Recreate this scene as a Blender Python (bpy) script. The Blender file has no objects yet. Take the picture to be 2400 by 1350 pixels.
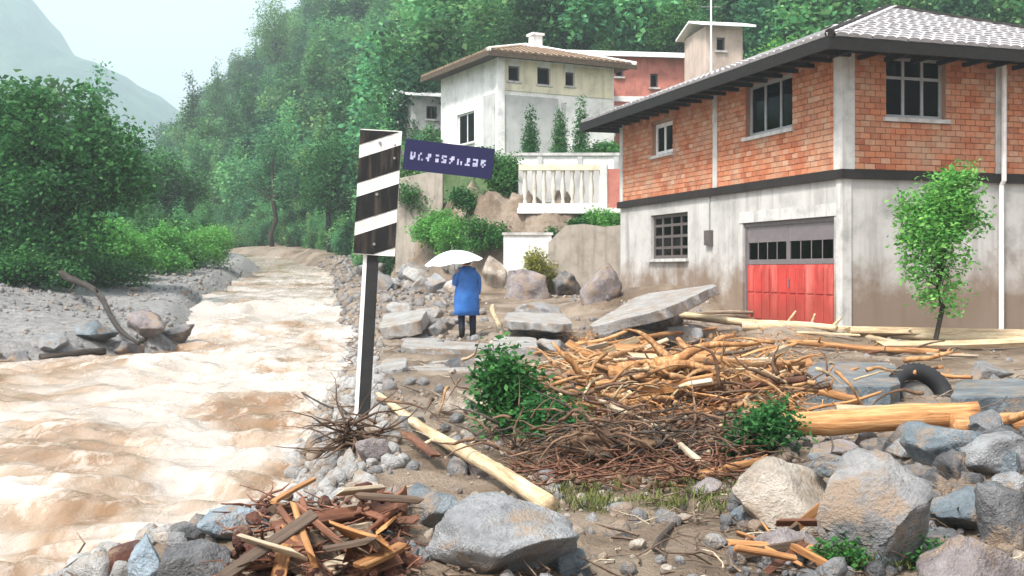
import bpy, bmesh, math, random
import numpy as np
from mathutils import Vector, Matrix, Euler

random.seed(7); rng = np.random.default_rng(11)
sc = bpy.context.scene
C = sc.collection
R = math.radians
F = 2573.0          # focal length in photograph pixels
CAMZ = 1.3
HOR = 632.0         # horizon row

# ------------------------------------------------------------------ camera
cam = bpy.data.cameras.new('camera'); camo = bpy.data.objects.new('camera', cam); C.objects.link(camo)
cam.sensor_width = 36; cam.lens = 36 * F / 2400; cam.shift_y = -(675 - HOR) / 2400
cam.clip_start = .05; cam.clip_end = 6000
camo.location = (0, 0, CAMZ); camo.rotation_euler = (R(90), 0, 0)
sc.camera = camo
# ------------------------------------------------------------------ sky, sun, exposure
SUN_EL, SUN_ROT = R(56), R(-140)
w = bpy.data.worlds.new('World'); sc.world = w; w.use_nodes = True
nt = w.node_tree; bg = nt.nodes['Background']
sky = nt.nodes.new('ShaderNodeTexSky'); sky.sky_type = 'NISHITA'; sky.sun_disc = False
sky.sun_elevation = SUN_EL; sky.sun_rotation = SUN_ROT; sky.air_density = 1.0; sky.dust_density = 4.0; sky.ozone_density = 1.5
hs = nt.nodes.new('ShaderNodeHueSaturation'); hs.inputs['Saturation'].default_value = .22
nt.links.new(sky.outputs[0], hs.inputs['Color']); nt.links.new(hs.outputs[0], bg.inputs[0])
bg.inputs[1].default_value = .115
sl = bpy.data.lights.new('sun', 'SUN'); sl.energy = 2.7; sl.angle = R(10); sl.color = (1, .96, .9)
so = bpy.data.objects.new('sun', sl); C.objects.link(so)
# sky rotation is measured from +Y clockwise seen from above
sd = Vector((math.sin(SUN_ROT) * math.cos(SUN_EL), math.cos(SUN_ROT) * math.cos(SUN_EL), math.sin(SUN_EL)))
so.rotation_euler = sd.to_track_quat('Z', 'Y').to_euler(); so.location = (0, 0, 30)
sc.view_settings.view_transform = 'Standard'; sc.view_settings.look = 'None'
sc.view_settings.exposure = 1.3; sc.view_settings.gamma = 1
sc.cycles.use_denoising = True
sc.cycles.max_bounces = 8; sc.cycles.volume_bounces = 4; sc.cycles.transparent_max_bounces = 12

# ------------------------------------------------------------------ noise
def _hash(ix, iy, iz, s):
    h = (ix * 374761393 + iy * 668265263 + iz * 2147483647 + s * 974634777) & 0xffffffff
    h = ((h ^ (h >> 13)) * 1274126177) & 0xffffffff
    h = ((h ^ (h >> 16)) * 2246822519) & 0xffffffff
    return ((h ^ (h >> 15)) & 0xffff) / 65535.0
def vn(x, y, z=0., s=0):
    x, y, z = np.broadcast_arrays(np.asarray(x, float), np.asarray(y, float), np.asarray(z, float))
    ix, iy, iz = np.floor(x).astype(np.int64), np.floor(y).astype(np.int64), np.floor(z).astype(np.int64)
    fx, fy, fz = x - ix, y - iy, z - iz
    fx, fy, fz = (t * t * t * (t * (t * 6 - 15) + 10) for t in (fx, fy, fz))
    o = 0
    for dx in (0, 1):
        for dy in (0, 1):
            for dz in (0, 1):
                o = o + _hash(ix + dx, iy + dy, iz + dz, s) * (fx if dx else 1 - fx) * (fy if dy else 1 - fy) * (fz if dz else 1 - fz)
    return o * 2 - 1
def fbm(x, y, z=0., s=0, o=4, g=.5):
    a, t, f = 1., 0., 1.
    for k in range(o):
        t = t + a * vn(np.asarray(x) * f + 7.3 * k, np.asarray(y) * f, np.asarray(z) * f, s + k); a *= g; f *= 2.03
    return t
def sst(a, b, x):
    t = np.clip((x - a) / (b - a), 0, 1); return t * t * (3 - 2 * t)

# ------------------------------------------------------------------ materials
def mat(name, nodes=None, rough=.8, color=(.5, .5, .5)):
    m = bpy.data.materials.new(name); m.use_nodes = True
    b = m.node_tree.nodes['Principled BSDF']; b.inputs['Roughness'].default_value = rough
    b.inputs['Base Color'].default_value = (*color, 1); b.inputs['Specular IOR Level'].default_value = .3
    return m
class NB:
    def __init__(s, m): s.t = m.node_tree; s.b = s.t.nodes['Principled BSDF']; s.co = None
    def n(s, k, **kw):
        q = s.t.nodes.new('ShaderNode' + k)
        for a, v in kw.items(): setattr(q, a, v)
        return q
    def l(s, a, b): s.t.links.new(a, b)
    def coord(s, which='Object', scale=(1, 1, 1)):
        tc = s.n('TexCoord'); mp = s.n('Mapping'); mp.inputs['Scale'].default_value = scale
        if which == 'World':
            g = s.n('NewGeometry'); s.l(g.outputs['Position'], mp.inputs[0])
        else: s.l(tc.outputs[which], mp.inputs[0])
        return mp.outputs[0]
    def noise(s, co, scale, detail=6, rough=.6, dist=0.):
        q = s.n('TexNoise'); q.inputs['Scale'].default_value = scale; q.inputs['Detail'].default_value = detail
        q.inputs['Roughness'].default_value = rough; q.inputs['Distortion'].default_value = dist
        if co is not None: s.l(co, q.inputs['Vector'])
        return q.outputs['Fac']
    def ramp(s, fac, stops, interp='LINEAR'):
        q = s.n('ValToRGB'); q.color_ramp.interpolation = interp
        e = q.color_ramp.elements
        while len(e) < len(stops): e.new(.5)
        for k, (p, c) in enumerate(stops):
            e[k].position = p; e[k].color = (*c, 1) if len(c) == 3 else c
        s.l(fac, q.inputs[0]); return q.outputs[0]
    def mix(s, f, a, b, blend='MIX'):
        q = s.n('Mix', data_type='RGBA', blend_type=blend)
        if isinstance(f, (int, float)): q.inputs[0].default_value = f
        else: s.l(f, q.inputs[0])
        for i, v in ((6, a), (7, b)):
            if isinstance(v, tuple): q.inputs[i].default_value = (*v, 1)
            else: s.l(v, q.inputs[i])
        return q.outputs[2]
    def bump(s, h, strength=.5, dist=.02):
        q = s.n('Bump'); q.inputs['Strength'].default_value = strength; q.inputs['Distance'].default_value = dist
        s.l(h, q.inputs['Height']); s.l(q.outputs[0], s.b.inputs['Normal'])
    def math(s, op, a, b):
        q = s.n('Math', operation=op)
        for i, v in enumerate((a, b)):
            if isinstance(v, (int, float)): q.inputs[i].default_value = v
            else: s.l(v, q.inputs[i])
        return q.outputs[0]
    def base(s, c): s.l(c, s.b.inputs['Base Color'])
    def rgh(s, c): s.l(c, s.b.inputs['Roughness'])
K = lambda v: (v, v, v)
def m_rock(name, a, b, c):
    m = mat(name, rough=.38); q = NB(m); co = q.coord('World')
    n1 = q.noise(co, 2.6, 8, .65); n2 = q.noise(co, 14, 6, .7); n3 = q.noise(co, 60, 3, .6)
    col = q.ramp(n1, [(.32, a), (.5, b), (.68, c)])
    col = q.mix(q.ramp(n2, [(.3, K(.5)), (.5, K(1)), (.72, K(1.35))]), K(0), col, 'MIX') if False else q.mix(.55, col, q.ramp(n2, [(.32, K(.32)), (.5, K(.75)), (.68, K(1))]), 'MULTIPLY')
    mud = q.ramp(q.noise(co, 3.1, 7, .7), [(.5, K(0)), (.6, K(.85))])
    col = q.mix(mud, col, (.30, .22, .155))
    q.base(col); q.bump(q.math('ADD', n2, q.math('MULTIPLY', n3, .5)), 1., .05); return m
ROCK = {'grey': m_rock('rock_grey', (.13, .13, .135), (.24, .24, .245), (.38, .375, .37)),
        'blue': m_rock('rock_blue_grey', (.09, .115, .135), (.17, .205, .23), (.29, .325, .35)),
        'pale': m_rock('rock_pale', (.2, .205, .215), (.33, .335, .345), (.46, .465, .47)),
        'beige': m_rock('rock_beige', (.28, .235, .19), (.44, .38, .32), (.6, .54, .47)),
        'dark': m_rock('rock_dark', (.06, .062, .068), (.13, .13, .135), (.24, .24, .245)),
        'mauve': m_rock('rock_mauve', (.15, .125, .125), (.27, .235, .235), (.42, .38, .375))}
ROCK['slab'] = m_rock('broken_concrete', (.3, .29, .28), (.42, .41, .4), (.52, .51, .49))
ROCK['skyblue'] = m_rock('rock_pale_blue', (.2, .26, .31), (.31, .38, .44), (.42, .49, .55))
ROCK['redrock'] = m_rock('red_brown_clod', (.05, .018, .012), (.12, .045, .03), (.2, .09, .06))
def m_wood(name, a, b, c, grain=(1, 1, 1), rough=.7, sc_=9):
    m = mat(name, rough=rough); q = NB(m); co = q.coord('Object', grain)
    oi = q.n('ObjectInfo'); n1 = q.noise(co, sc_, 6, .65, .4); n2 = q.noise(co, sc_ * 5, 4, .6)
    col = q.ramp(n1, [(.3, a), (.5, b), (.7, c)])
    col = q.mix(.45, col, q.ramp(n2, [(.35, K(.3)), (.6, K(1))]), 'MULTIPLY')
    h = q.n('HueSaturation'); q.l(col, h.inputs['Color'])
    mr = q.n('MapRange'); mr.inputs[3].default_value = .7; mr.inputs[4].default_value = 1.25
    q.l(oi.outputs['Random'], mr.inputs[0]); q.l(mr.outputs[0], h.inputs['Value'])
    q.base(h.outputs[0]); q.bump(q.math('ADD', n1, n2), .6, .012); return m
M = {}
G3 = (1, 1, .12)      # grain runs along local Z
M['bark'] = m_wood('bark_brown', (.05, .032, .022), (.12, .08, .055), (.22, .16, .115), G3)
M['bark_dark'] = m_wood('bark_dark', (.022, .016, .013), (.05, .038, .03), (.1, .08, .065), G3)
M['bare'] = m_wood('bare_wood_pale', (.24, .16, .085), (.52, .39, .24), (.68, .57, .4), (1, 1, .08), sc_=12)
M['orange'] = m_wood('split_wood_orange', (.15, .06, .022), (.42, .2, .075), (.66, .42, .21), (1, 1, .08), sc_=14)
M['redwood'] = m_wood('broken_wood_red_brown', (.06, .024, .015), (.18, .075, .042), (.36, .19, .12), G3)
M['plank'] = m_wood('weathered_plank', (.25, .19, .13), (.44, .36, .26), (.62, .54, .42), G3)
M['root'] = m_wood('root_brown', (.04, .022, .013), (.12, .068, .04), (.25, .16, .1), (1, 1, 1), sc_=5)
M['rootsoil'] = m_wood('rooty_soil', (.06, .035, .02), (.2, .12, .065), (.36, .23, .12), (1, 1, 1), sc_=4)
M['rootorange'] = m_wood('root_orange_soil', (.15, .07, .028), (.4, .21, .09), (.6, .38, .19), (1, 1, 1), sc_=5)

def m_plain(name, col, rough=.7, var=.15, scale=6., bump=.15, metal=0.):
    m = mat(name, rough=rough); q = NB(m); co = q.coord('Object')
    n = q.noise(co, scale, 7, .65)
    lo = tuple(max(0, v * (1 - var)) for v in col); hi = tuple(min(1, v * (1 + var)) for v in col)
    q.base(q.ramp(n, [(.3, lo), (.7, hi)])); q.b.inputs['Metallic'].default_value = metal
    if bump: q.bump(q.noise(co, scale * 7, 5, .7), bump, .01)
    return m
def m_stained(name, col, stain, mud=None, mudz=(0.2, 1.2), scale=1.):
    # plaster with its own weather streaks and, low down, the flood's mud line
    m = mat(name, rough=.85); q = NB(m); co = q.coord('World'); st = q.coord('World', (2.2, 2.2, .22))
    n1 = q.noise(co, 1.1 * scale, 8, .65); n2 = q.noise(st, 1.3 * scale, 6, .6); n3 = q.noise(co, 22, 4, .6)
    c = q.ramp(n1, [(.32, tuple(v * .66 for v in col)), (.5, col), (.7, tuple(min(1, v * 1.18) for v in col))])
    c = q.mix(q.ramp(n2, [(.5, K(0)), (.72, K(.8))]), c, stain)
    if mud:
        g = q.n('NewGeometry'); sp = q.n('SeparateXYZ'); q.l(g.outputs['Position'], sp.inputs[0])
        zz = q.math('ADD', sp.outputs[2], q.math('MULTIPLY', q.math('SUBTRACT', n1, .5), 2.6))
        mr = q.n('MapRange'); mr.inputs[1].default_value = mudz[1]; mr.inputs[2].default_value = mudz[0]; q.l(zz, mr.inputs[0])
        c = q.mix(q.math('MULTIPLY', mr.outputs[0], .85), c, mud)
    q.base(c); q.bump(q.math('ADD', n3, n1), .25, .012); return m
M['plaster'] = m_stained('grey_plaster', (.45, .437, .42), (.25, .235, .22), (.19, .125, .08), (.75, 1.7))
M['white'] = m_stained('white_plaster', (.8, .79, .77), (.62, .6, .56))
M['cream'] = m_stained('cream_plaster', (.72, .66, .5), (.5, .45, .35))
M['cream_pale'] = m_stained('pale_cream_paint', (.58, .55, .48), (.4, .36, .3), scale=3)
M['greywall'] = m_stained('pale_grey_wall', (.47, .47, .46), (.38, .375, .37))
M['pink'] = m_stained('faded_red_wall', (.5, .19, .15), (.36, .15, .12), scale=2)
M['earthwall'] = m_stained('grey_brown_wall', (.3, .265, .225), (.17, .14, .11), scale=1.6)
M['tan'] = m_stained('tan_plaster', (.5, .4, .34), (.36, .3, .25))
M['concrete'] = m_stained('concrete', (.5, .49, .475), (.27, .25, .23), scale=2.)
M['slab_blue'] = m_stained('blue_grey_concrete', (.22, .24, .26), (.2, .165, .13), scale=2.5)
M['slab'] = m_stained('broken_concrete', (.44, .42, .4), (.26, .22, .18), scale=2.5)
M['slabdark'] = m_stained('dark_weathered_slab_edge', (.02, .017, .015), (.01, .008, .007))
M['mortar'] = m_stained('mortar', (.36, .225, .16), (.28, .16, .11))
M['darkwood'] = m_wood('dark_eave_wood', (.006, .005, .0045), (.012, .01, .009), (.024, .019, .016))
M['soffit_brown'] = m_wood('brown_eave_wood', (.05, .035, .022), (.1, .07, .045), (.16, .12, .08))
M['tile_grey'] = m_stained('grey_roof_tile', (.4, .385, .395), (.27, .26, .26), scale=3)
M['tile_brown'] = m_stained('brown_roof_tile', (.3, .21, .15), (.16, .12, .085), scale=3)
M['frame_grey'] = m_plain('grey_window_frame', (.3, .31, .32), .5)
M['frame_dark'] = m_plain('dark_window_frame', (.1, .085, .08), .5)
M['frame_white'] = m_plain('white_window_frame', (.75, .75, .74), .5)
M['curtain'] = m_plain('white_curtain', (.75, .74, .7), .9)
M['inside'] = m_plain('shade_black_interior', (.008, .007, .007), .95)  # near-black room surfaces: the unlit darkness behind the windows is put into the colour
M['red'] = m_stained('red_door_paint', (.44, .05, .04), (.62, .2, .16), (.3, .05, .035), (.1, 1.0))  # pink streaks put the door's sheen into its colour; darker red low down
M['doorgrey'] = m_plain('grey_door_panel', (.16, .14, .145), .45)
M['black'] = m_plain('black_paint', (.006, .006, .007), .6)
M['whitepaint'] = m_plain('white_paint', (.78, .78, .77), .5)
M['boardwhite'] = m_stained('mud_spattered_white_board', (.72, .71, .69), (.45, .38, .3), scale=6)
M['stripe'] = m_stained('mud_spattered_black', (.008, .008, .009), (.07, .055, .04), scale=6)
M['postgrey'] = m_plain('dark_post_paint', (.016, .017, .017), .6, .4)
M['navy'] = m_plain('navy_sign_enamel', (.008, .008, .05), .5)
M['letter'] = m_plain('worn_sign_lettering', (.36, .36, .52), .5, .5, 30.)
M['rubber'] = m_plain('tyre_rubber', (.018, .018, .02), .75, .3)
M['metalpale'] = m_plain('muddy_metal_rim', (.2, .19, .17), .6, .35, metal=.2)
M['sheetblue'] = m_plain('pale_blue_sheet_metal', (.2, .27, .33), .4, .45, 2.5)
M['coat'] = m_plain('blue_raincoat', (.025, .115, .36), .5, .3)
M['trousers'] = m_plain('dark_trousers', (.012, .016, .035), .8)
M['skin'] = m_plain('skin', (.42, .26, .19), .6)
M['hair'] = m_plain('dark_hair', (.02, .015, .012), .6)
M['umbrella'] = m_plain('white_umbrella_cloth', (.8, .82, .85), .7, .05)
M['steel'] = m_plain('steel', (.3, .3, .31), .4, metal=.8)
# brick: tint per object (single bricks) and per island (joined ones)
def m_brick(name, island):
    m = mat(name, rough=.85); q = NB(m); co = q.coord('World')
    if island: r = q.n('NewGeometry').outputs['Random Per Island']
    else: r = q.n('ObjectInfo').outputs['Random']
    c = q.ramp(r, [(0, (.36, .11, .055)), (.25, (.49, .17, .08)), (.55, (.56, .215, .11)), (.8, (.52, .235, .13)), (1, (.57, .33, .22))])
    n = q.noise(co, 1.1, 7, .7); n2 = q.noise(co, 25, 5, .65)
    c = q.mix(q.ramp(n, [(.46, K(0)), (.7, K(.75))]), c, (.46, .33, .23))
    c = q.mix(q.ramp(q.noise(co, 2.3, 6, .7, .5), [(.52, K(0)), (.7, K(.55))]), c, (.3, .1, .05))
    c = q.mix(.35, c, q.ramp(n2, [(.3, K(.5)), (.7, K(1))]), 'MULTIPLY')
    q.base(c); q.bump(n2, .4, .01); return m
M['brick'] = m_brick('clay_brick', False); M['brick_mass'] = m_brick('clay_brick_joined', True)
def m_glass():
    m = bpy.data.materials.new('window_glass'); m.use_nodes = True; t = m.node_tree; t.nodes.clear()
    o = t.nodes.new('ShaderNodeOutputMaterial'); g = t.nodes.new('ShaderNodeBsdfGlossy'); tr = t.nodes.new('ShaderNodeBsdfTransparent')
    f = t.nodes.new('ShaderNodeFresnel'); mx = t.nodes.new('ShaderNodeMixShader'); g.inputs['Roughness'].default_value = .03
    tr.inputs[0].default_value = (.4, .42, .42, 1); f.inputs[0].default_value = 1.13
    t.links.new(f.outputs[0], mx.inputs[0]); t.links.new(tr.outputs[0], mx.inputs[1]); t.links.new(g.outputs[0], mx.inputs[2]); t.links.new(mx.outputs[0], o.inputs[0])
    return m
M['glass'] = m_glass()
def m_leaf(name, stops, transl=.42, rough=.5):
    m = bpy.data.materials.new(name); m.use_nodes = True; q = NB(m); t = m.node_tree
    g = q.n('NewGeometry'); oi = q.n('ObjectInfo'); co = q.coord('World')
    r = q.math('ADD', q.math('MULTIPLY', g.outputs['Random Per Island'], .75), q.math('MULTIPLY', oi.outputs['Random'], .25))
    c = q.ramp(r, stops); big = q.noise(co, .35, 3, .5)
    c = q.mix(.5, c, q.ramp(big, [(.35, K(.55)), (.65, K(1))]), 'MULTIPLY')
    q.base(c); q.b.inputs['Roughness'].default_value = rough; q.b.inputs['Specular IOR Level'].default_value = .12
    tr = q.n('BsdfTranslucent'); q.l(c, tr.inputs[0]); mx = q.n('MixShader'); mx.inputs[0].default_value = transl
    o = t.nodes['Material Output']; q.l(q.b.outputs[0], mx.inputs[1]); q.l(tr.outputs[0], mx.inputs[2]); q.l(mx.outputs[0], o.inputs[0])
    return m
M['leaf_dark'] = m_leaf('leaf_dark', [(0, (.014, .07, .022)), (.5, (.045, .17, .05)), (1, (.12, .32, .09))])
M['leaf_mid'] = m_leaf('leaf_mid', [(0, (.018, .085, .025)), (.5, (.055, .2, .05)), (1, (.14, .34, .09))])
M['leaf_bright'] = m_leaf('leaf_bright', [(0, (.06, .2, .05)), (.5, (.14, .42, .09)), (1, (.28, .56, .14))])
M['leaf_yellow'] = m_leaf('leaf_yellow', [(0, (.16, .17, .03)), (.5, (.32, .33, .06)), (1, (.5, .5, .14))])
M['leaf_forest'] = m_leaf('leaf_forest', [(0, (.035, .13, .07)), (.5, (.085, .27, .125)), (1, (.18, .42, .15))])
def m_forest():
    m = M['leaf_forest']; q = NB(m); t = m.node_tree
    oi = q.n('ObjectInfo'); hs_ = q.n('HueSaturation'); src = None
    for l in list(t.links):
        if l.to_socket == q.b.inputs['Base Color']: src = l.from_socket
    mr = q.n('MapRange'); mr.inputs[3].default_value = .45; mr.inputs[4].default_value = 1.5; q.l(oi.outputs['Random'], mr.inputs[0]); q.l(mr.outputs[0], hs_.inputs['Value'])
    wn = q.n('TexWhiteNoise', noise_dimensions='1D'); q.l(oi.outputs['Random'], wn.inputs['W']); m2 = q.n('MapRange'); m2.inputs[3].default_value = .435; m2.inputs[4].default_value = .51; q.l(wn.outputs['Value'], m2.inputs[0]); q.l(m2.outputs[0], hs_.inputs['Hue'])
    q.l(src, hs_.inputs['Color'])
    for l in list(t.links):
        if l.from_socket == src and l.to_node != hs_: to = l.to_socket; t.links.remove(l); q.l(hs_.outputs[0], to)
m_forest()
M['grass'] = m_leaf('grass_blades', [(0, (.05, .09, .02)), (.5, (.12, .15, .04)), (1, (.26, .25, .09))])

# ------------------------------------------------------------------ mesh helpers
class MB:
    def __init__(s): s.v = []; s.f = []
    def add(s, vs, fs):
        b = len(s.v); s.v += [tuple(p) for p in vs]; s.f += [tuple(i + b for i in f) for f in fs]; return s
    def box(s, a, b, M4=None):
        (x0, y0, z0), (x1, y1, z1) = a, b
        vs = [Vector(p) for p in ((x0, y0, z0), (x1, y0, z0), (x1, y1, z0), (x0, y1, z0), (x0, y0, z1), (x1, y0, z1), (x1, y1, z1), (x0, y1, z1))]
        if M4: vs = [M4 @ p for p in vs]
        return s.add(vs, [(0, 3, 2, 1), (4, 5, 6, 7), (0, 1, 5, 4), (1, 2, 6, 5), (2, 3, 7, 6), (3, 0, 4, 7)])
    def tube(s, pts, rad, n=8, cap=True, jit=0., rnd=random):
        pts = [Vector(p) for p in pts]; rad = rad if hasattr(rad, '__len__') else [rad] * len(pts)
        rings = []; up = Vector((.13, .21, .97)); vs = []
        for i, p in enumerate(pts):
            d = (pts[min(i + 1, len(pts) - 1)] - pts[max(i - 1, 0)]).normalized()
            a = d.cross(up)
            if a.length < .05: a = d.cross(Vector((1, 0, 0)))
            a.normalize(); b = d.cross(a).normalized()
            for k in range(n):
                t = 2 * math.pi * k / n; r = rad[i] * (1 + (rnd.uniform(-jit, jit) if jit else 0))
                vs.append(p + a * math.cos(t) * r + b * math.sin(t) * r)
        fs = []
        for i in range(len(pts) - 1):
            for k in range(n):
                fs.append((i * n + k, i * n + (k + 1) % n, (i + 1) * n + (k + 1) % n, (i + 1) * n + k))
        if cap: fs += [tuple(range(n))[::-1], tuple((len(pts) - 1) * n + k for k in range(n))]
        return s.add(vs, fs)
    def lathe(s, prof, n=24, axis=None):
        vs = []; fs = []
        for r, z in prof:
            for k in range(n):
                t = 2 * math.pi * k / n; vs.append(Vector((r * math.cos(t), r * math.sin(t), z)))
        if axis: vs = [axis @ p for p in vs]
        for i in range(len(prof) - 1):
            for k in range(n): fs.append((i * n + k, i * n + (k + 1) % n, (i + 1) * n + (k + 1) % n, (i + 1) * n + k))
        return s.add(vs, fs)
    def mesh(s, name):
        m = bpy.data.meshes.new(name); m.from_pydata([tuple(p) for p in s.v], [], s.f); m.update(); return m
def np_mesh(name, v, f, smooth=False):
    m = bpy.data.meshes.new(name); v = np.asarray(v, np.float32); f = np.asarray(f, np.int32); k = f.shape[1]
    m.vertices.add(len(v)); m.vertices.foreach_set('co', v.ravel())
    m.loops.add(f.size); m.loops.foreach_set('vertex_index', f.ravel())
    m.polygons.add(len(f)); m.polygons.foreach_set('loop_start', np.arange(0, f.size, k, dtype=np.int32))
    m.polygons.foreach_set('loop_total', np.full(len(f), k, np.int32))
    if smooth: m.polygons.foreach_set('use_smooth', np.ones(len(f), bool))
    m.update(calc_edges=True); return m
def smooth(m): m.polygons.foreach_set('use_smooth', np.ones(len(m.polygons), bool)); m.update(); return m
def obj(name, mesh, material, parent=None, loc=None, world=True):
    """one mesh object; with a parent its mesh is in the parent's local space unless world=True and the parent is unrotated"""
    if isinstance(mesh, MB): mesh = mesh.mesh(name)
    o = bpy.data.objects.new(name, mesh); C.objects.link(o)
    if material is not None and len(mesh.materials) == 0: mesh.materials.append(material)
    if loc is not None: o.location = loc
    if parent is not None: o.parent = parent
    return o
def tag(o, label=None, cat=None, group=None, kind=None):
    if label: o['label'] = label
    if cat: o['category'] = cat
    if group: o['group'] = group
    if kind: o['kind'] = kind
    elif cat: o['kind'] = 'thing'
    return o
def thing(name, label, cat, loc=(0, 0, 0), rz=0., group=None):
    o = bpy.data.objects.new(name, None); C.objects.link(o); o.empty_display_size = .2
    o.location = loc; o.rotation_euler = (0, 0, rz); return tag(o, label, cat, group)

# ------------------------------------------------------------------ terrain
def ip(x, xs, ys): return np.interp(x, xs, ys)
def zwater(y): return ip(y, [0, 8, 20, 26, 32, 38, 50, 70, 95, 140], [-.65, -.62, -.52, -.36, -.05, .32, .85, 1.75, 3.1, 6])
def xr(y): return ip(y, [0, 6.3, 8.9, 11.6, 15, 19, 22, 24, 28, 31, 36, 48, 60, 75, 95, 140], [-3.2, -2.5, -1.5, -2.0, -2.4, -2.9, -3.2, -3.4, -4.0, -4.6, -5.6, -7.6, -9.8, -14.5, -27, -66])
def xl(y): return ip(y, [0, 10, 15, 18, 22, 25, 28, 33, 38, 45, 60, 75, 95, 140], [-34, -24, -16, -12, -8.4, -7.4, -8.2, -9.4, -10.6, -11.6, -13.8, -18.8, -33, -75])
def y0f(x): return ip(x, [-120, -60, -28, -13, -8, -4.5, -1, 2, 40, 200], [230, 160, 104, 78, 60, 43, 36.6, 36, 36, 30])
def terrain(x, y, detail=True):
    x = np.asarray(x, float); y = np.asarray(y, float)
    zw = zwater(y)
    gb = np.maximum(ip(y, [0, 14, 20, 24, 30, 36], [-.32, -.3, -.26, -.14, .05, .2]), np.where(y > 29, zw + .35, -9))
    y0 = y0f(x)
    wv = y - y0
    T = ip(wv, [0, .4, 2.2, 10, 19, 45, 80, 165, 400], [0, .3, 2.8, 4.3, 6.0, 15, 34, 80, 120])
    T2 = ip(wv, [0, 6, 19, 45, 80, 165, 400], [0, 1.2, 5.2, 15, 34, 80, 120]); kx = sst(-5.5, -9, x); T = T * (1 - kx) + T2 * kx
    T = T * (1 - .75 * sst(215, 330, y))
    right = gb + T
    # mounds of earth and mud in front of the house
    right = right + .75 * np.exp(-(((x - 4.0) / 1.9) ** 2 + ((y - 29.5) / 2.6) ** 2)) + .32 * np.exp(-(((x - 6.2) / 1.3) ** 2 + ((y - 23.2) / 1.2) ** 2))
    right = right + .25 * np.exp(-(((x - 1.7) / 1.3) ** 2 + ((y - 11.6) / 1.5) ** 2)) + .28 * np.exp(-(((x - 4.6) / 1.6) ** 2 + ((y - 8.2) / 1.3) ** 2))
    right = right + .2 * np.exp(-(((x - .3) / 1.3) ** 2 + ((y - 22.5) / 2.) ** 2)) - .1 * np.exp(-(((x - 4.7) / 1.5) ** 2 + ((y - 15.0) / 1.7) ** 2))
    right = right + .22 * np.exp(-(((x + .9) / .8) ** 2 + ((y - 6.2) / .8) ** 2)) + .1 * np.exp(-(((x + 1.9) / .9) ** 2 + ((y - 5.9) / .8) ** 2))
    # hollows scoured under the broken slabs, and a heap that carries the boulders at lower right
    right = right - .4 * np.exp(-(((x - 2.9) / .8) ** 2 + ((y - 22.9) / .9) ** 2)) - .3 * np.exp(-(((x + 1.1) / 1.0) ** 2 + ((y - 21.0) / .8) ** 2)) - .3 * np.exp(-(((x - .5) / .7) ** 2 + ((y - 21.6) / .8) ** 2))
    right = right + .22 * np.exp(-(((x - 3.6) / .9) ** 2 + ((y - 7.9) / .7) ** 2))
    dl = xl(y) - x
    left = zw + .42 + .03 * np.clip(dl, 0, 60) + .4 * sst(2, 7, dl) + .02 * np.clip(dl - 60, 0, 400)
    bed = zw - .45
    kr = sst(-1.0, .55, x - xr(y)); kl = sst(-.7, .9, dl)
    z = bed * (1 - kr) + right * kr; z = z * (1 - kl) + left * kl
    if detail:
        near = 1 - sst(40, 90, y)
        z = z + near * (.055 * fbm(x * .9, y * .9, s=3, o=5) + .02 * fbm(x * 5, y * 5, s=9, o=3)) + (1 - near) * .8 * fbm(x * .06, y * .06, s=4, o=4)
        z = z + (.5 * fbm(x * .7, y * .7, s=21, o=5, g=.6)) * sst(.1, 1.5, wv) * (1 - sst(8, 14, wv)) * kr
    return z
def tz(x, y): return float(terrain(x, y))
def grid_mesh(name, xs, ys, zf):
    X, Y = np.meshgrid(xs, ys); Z = zf(X, Y)
    v = np.stack([X.ravel(), Y.ravel(), Z.ravel()], 1); nx, ny = len(xs), len(ys)
    i = (np.arange(ny - 1)[:, None] * nx + np.arange(nx - 1)[None, :]).ravel()
    return np_mesh(name, v, np.stack([i, i + 1, i + nx + 1, i + nx], 1), True)
def spaced(parts):
    o = []
    for a, b, st in parts: o += list(np.arange(a, b, st))
    return np.array(o)
gm = mat('ground_mud', rough=.7); q = NB(gm); co = q.coord('World')
n1 = q.noise(co, .55, 8, .65, .3); n2 = q.noise(co, 6, 7, .7); n3 = q.noise(co, 34, 4, .65)
c = q.ramp(n1, [(.3, (.085, .058, .038)), (.45, (.2, .145, .1)), (.58, (.33, .262, .2)), (.74, (.27, .24, .21))])
c = q.mix(.6, c, q.ramp(n2, [(.3, K(.42)), (.55, K(.9)), (.75, K(1))]), 'MULTIPLY')
ga = q.n('Attribute', attribute_name='gravel'); c = q.mix(q.math('MULTIPLY', ga.outputs['Fac'], .85), c, q.ramp(n2, [(.3, (.1, .1, .1)), (.5, (.24, .24, .24)), (.7, (.36, .355, .35))]))
va = q.n('Attribute', attribute_name='veg'); vn2 = q.math('ADD', va.outputs['Fac'], q.math('MULTIPLY', q.math('SUBTRACT', q.noise(co, .8, 6, .7), .5), .9))
c = q.mix(q.ramp(vn2, [(.45, K(0)), (.6, K(1))]), c, q.ramp(n2, [(.3, (.03, .06, .02)), (.7, (.09, .14, .045))]))
q.base(c); q.rgh(q.ramp(n1, [(.3, K(.3)), (.7, K(.75))])); q.bump(q.math('ADD', n2, q.math('MULTIPLY', n3, .6)), 1., .07)
xs = spaced([(-900, -120, 30), (-120, -30, 3), (-30, -17, .5), (-17, -4, .2), (-4, 9, .085), (9, 16, .2), (16, 30, .6), (30, 120, 4), (120, 900, 30)])
ys = spaced([(-60, 0, 6), (0, 4, .5), (4, 15, .085), (15, 26, .13), (26, 46, .22), (46, 80, .6), (80, 240, 3), (240, 900, 22)])
gmesh = grid_mesh('ground', xs, ys, terrain)
X, Y = np.meshgrid(xs, ys)
y0 = y0f(X)
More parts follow.
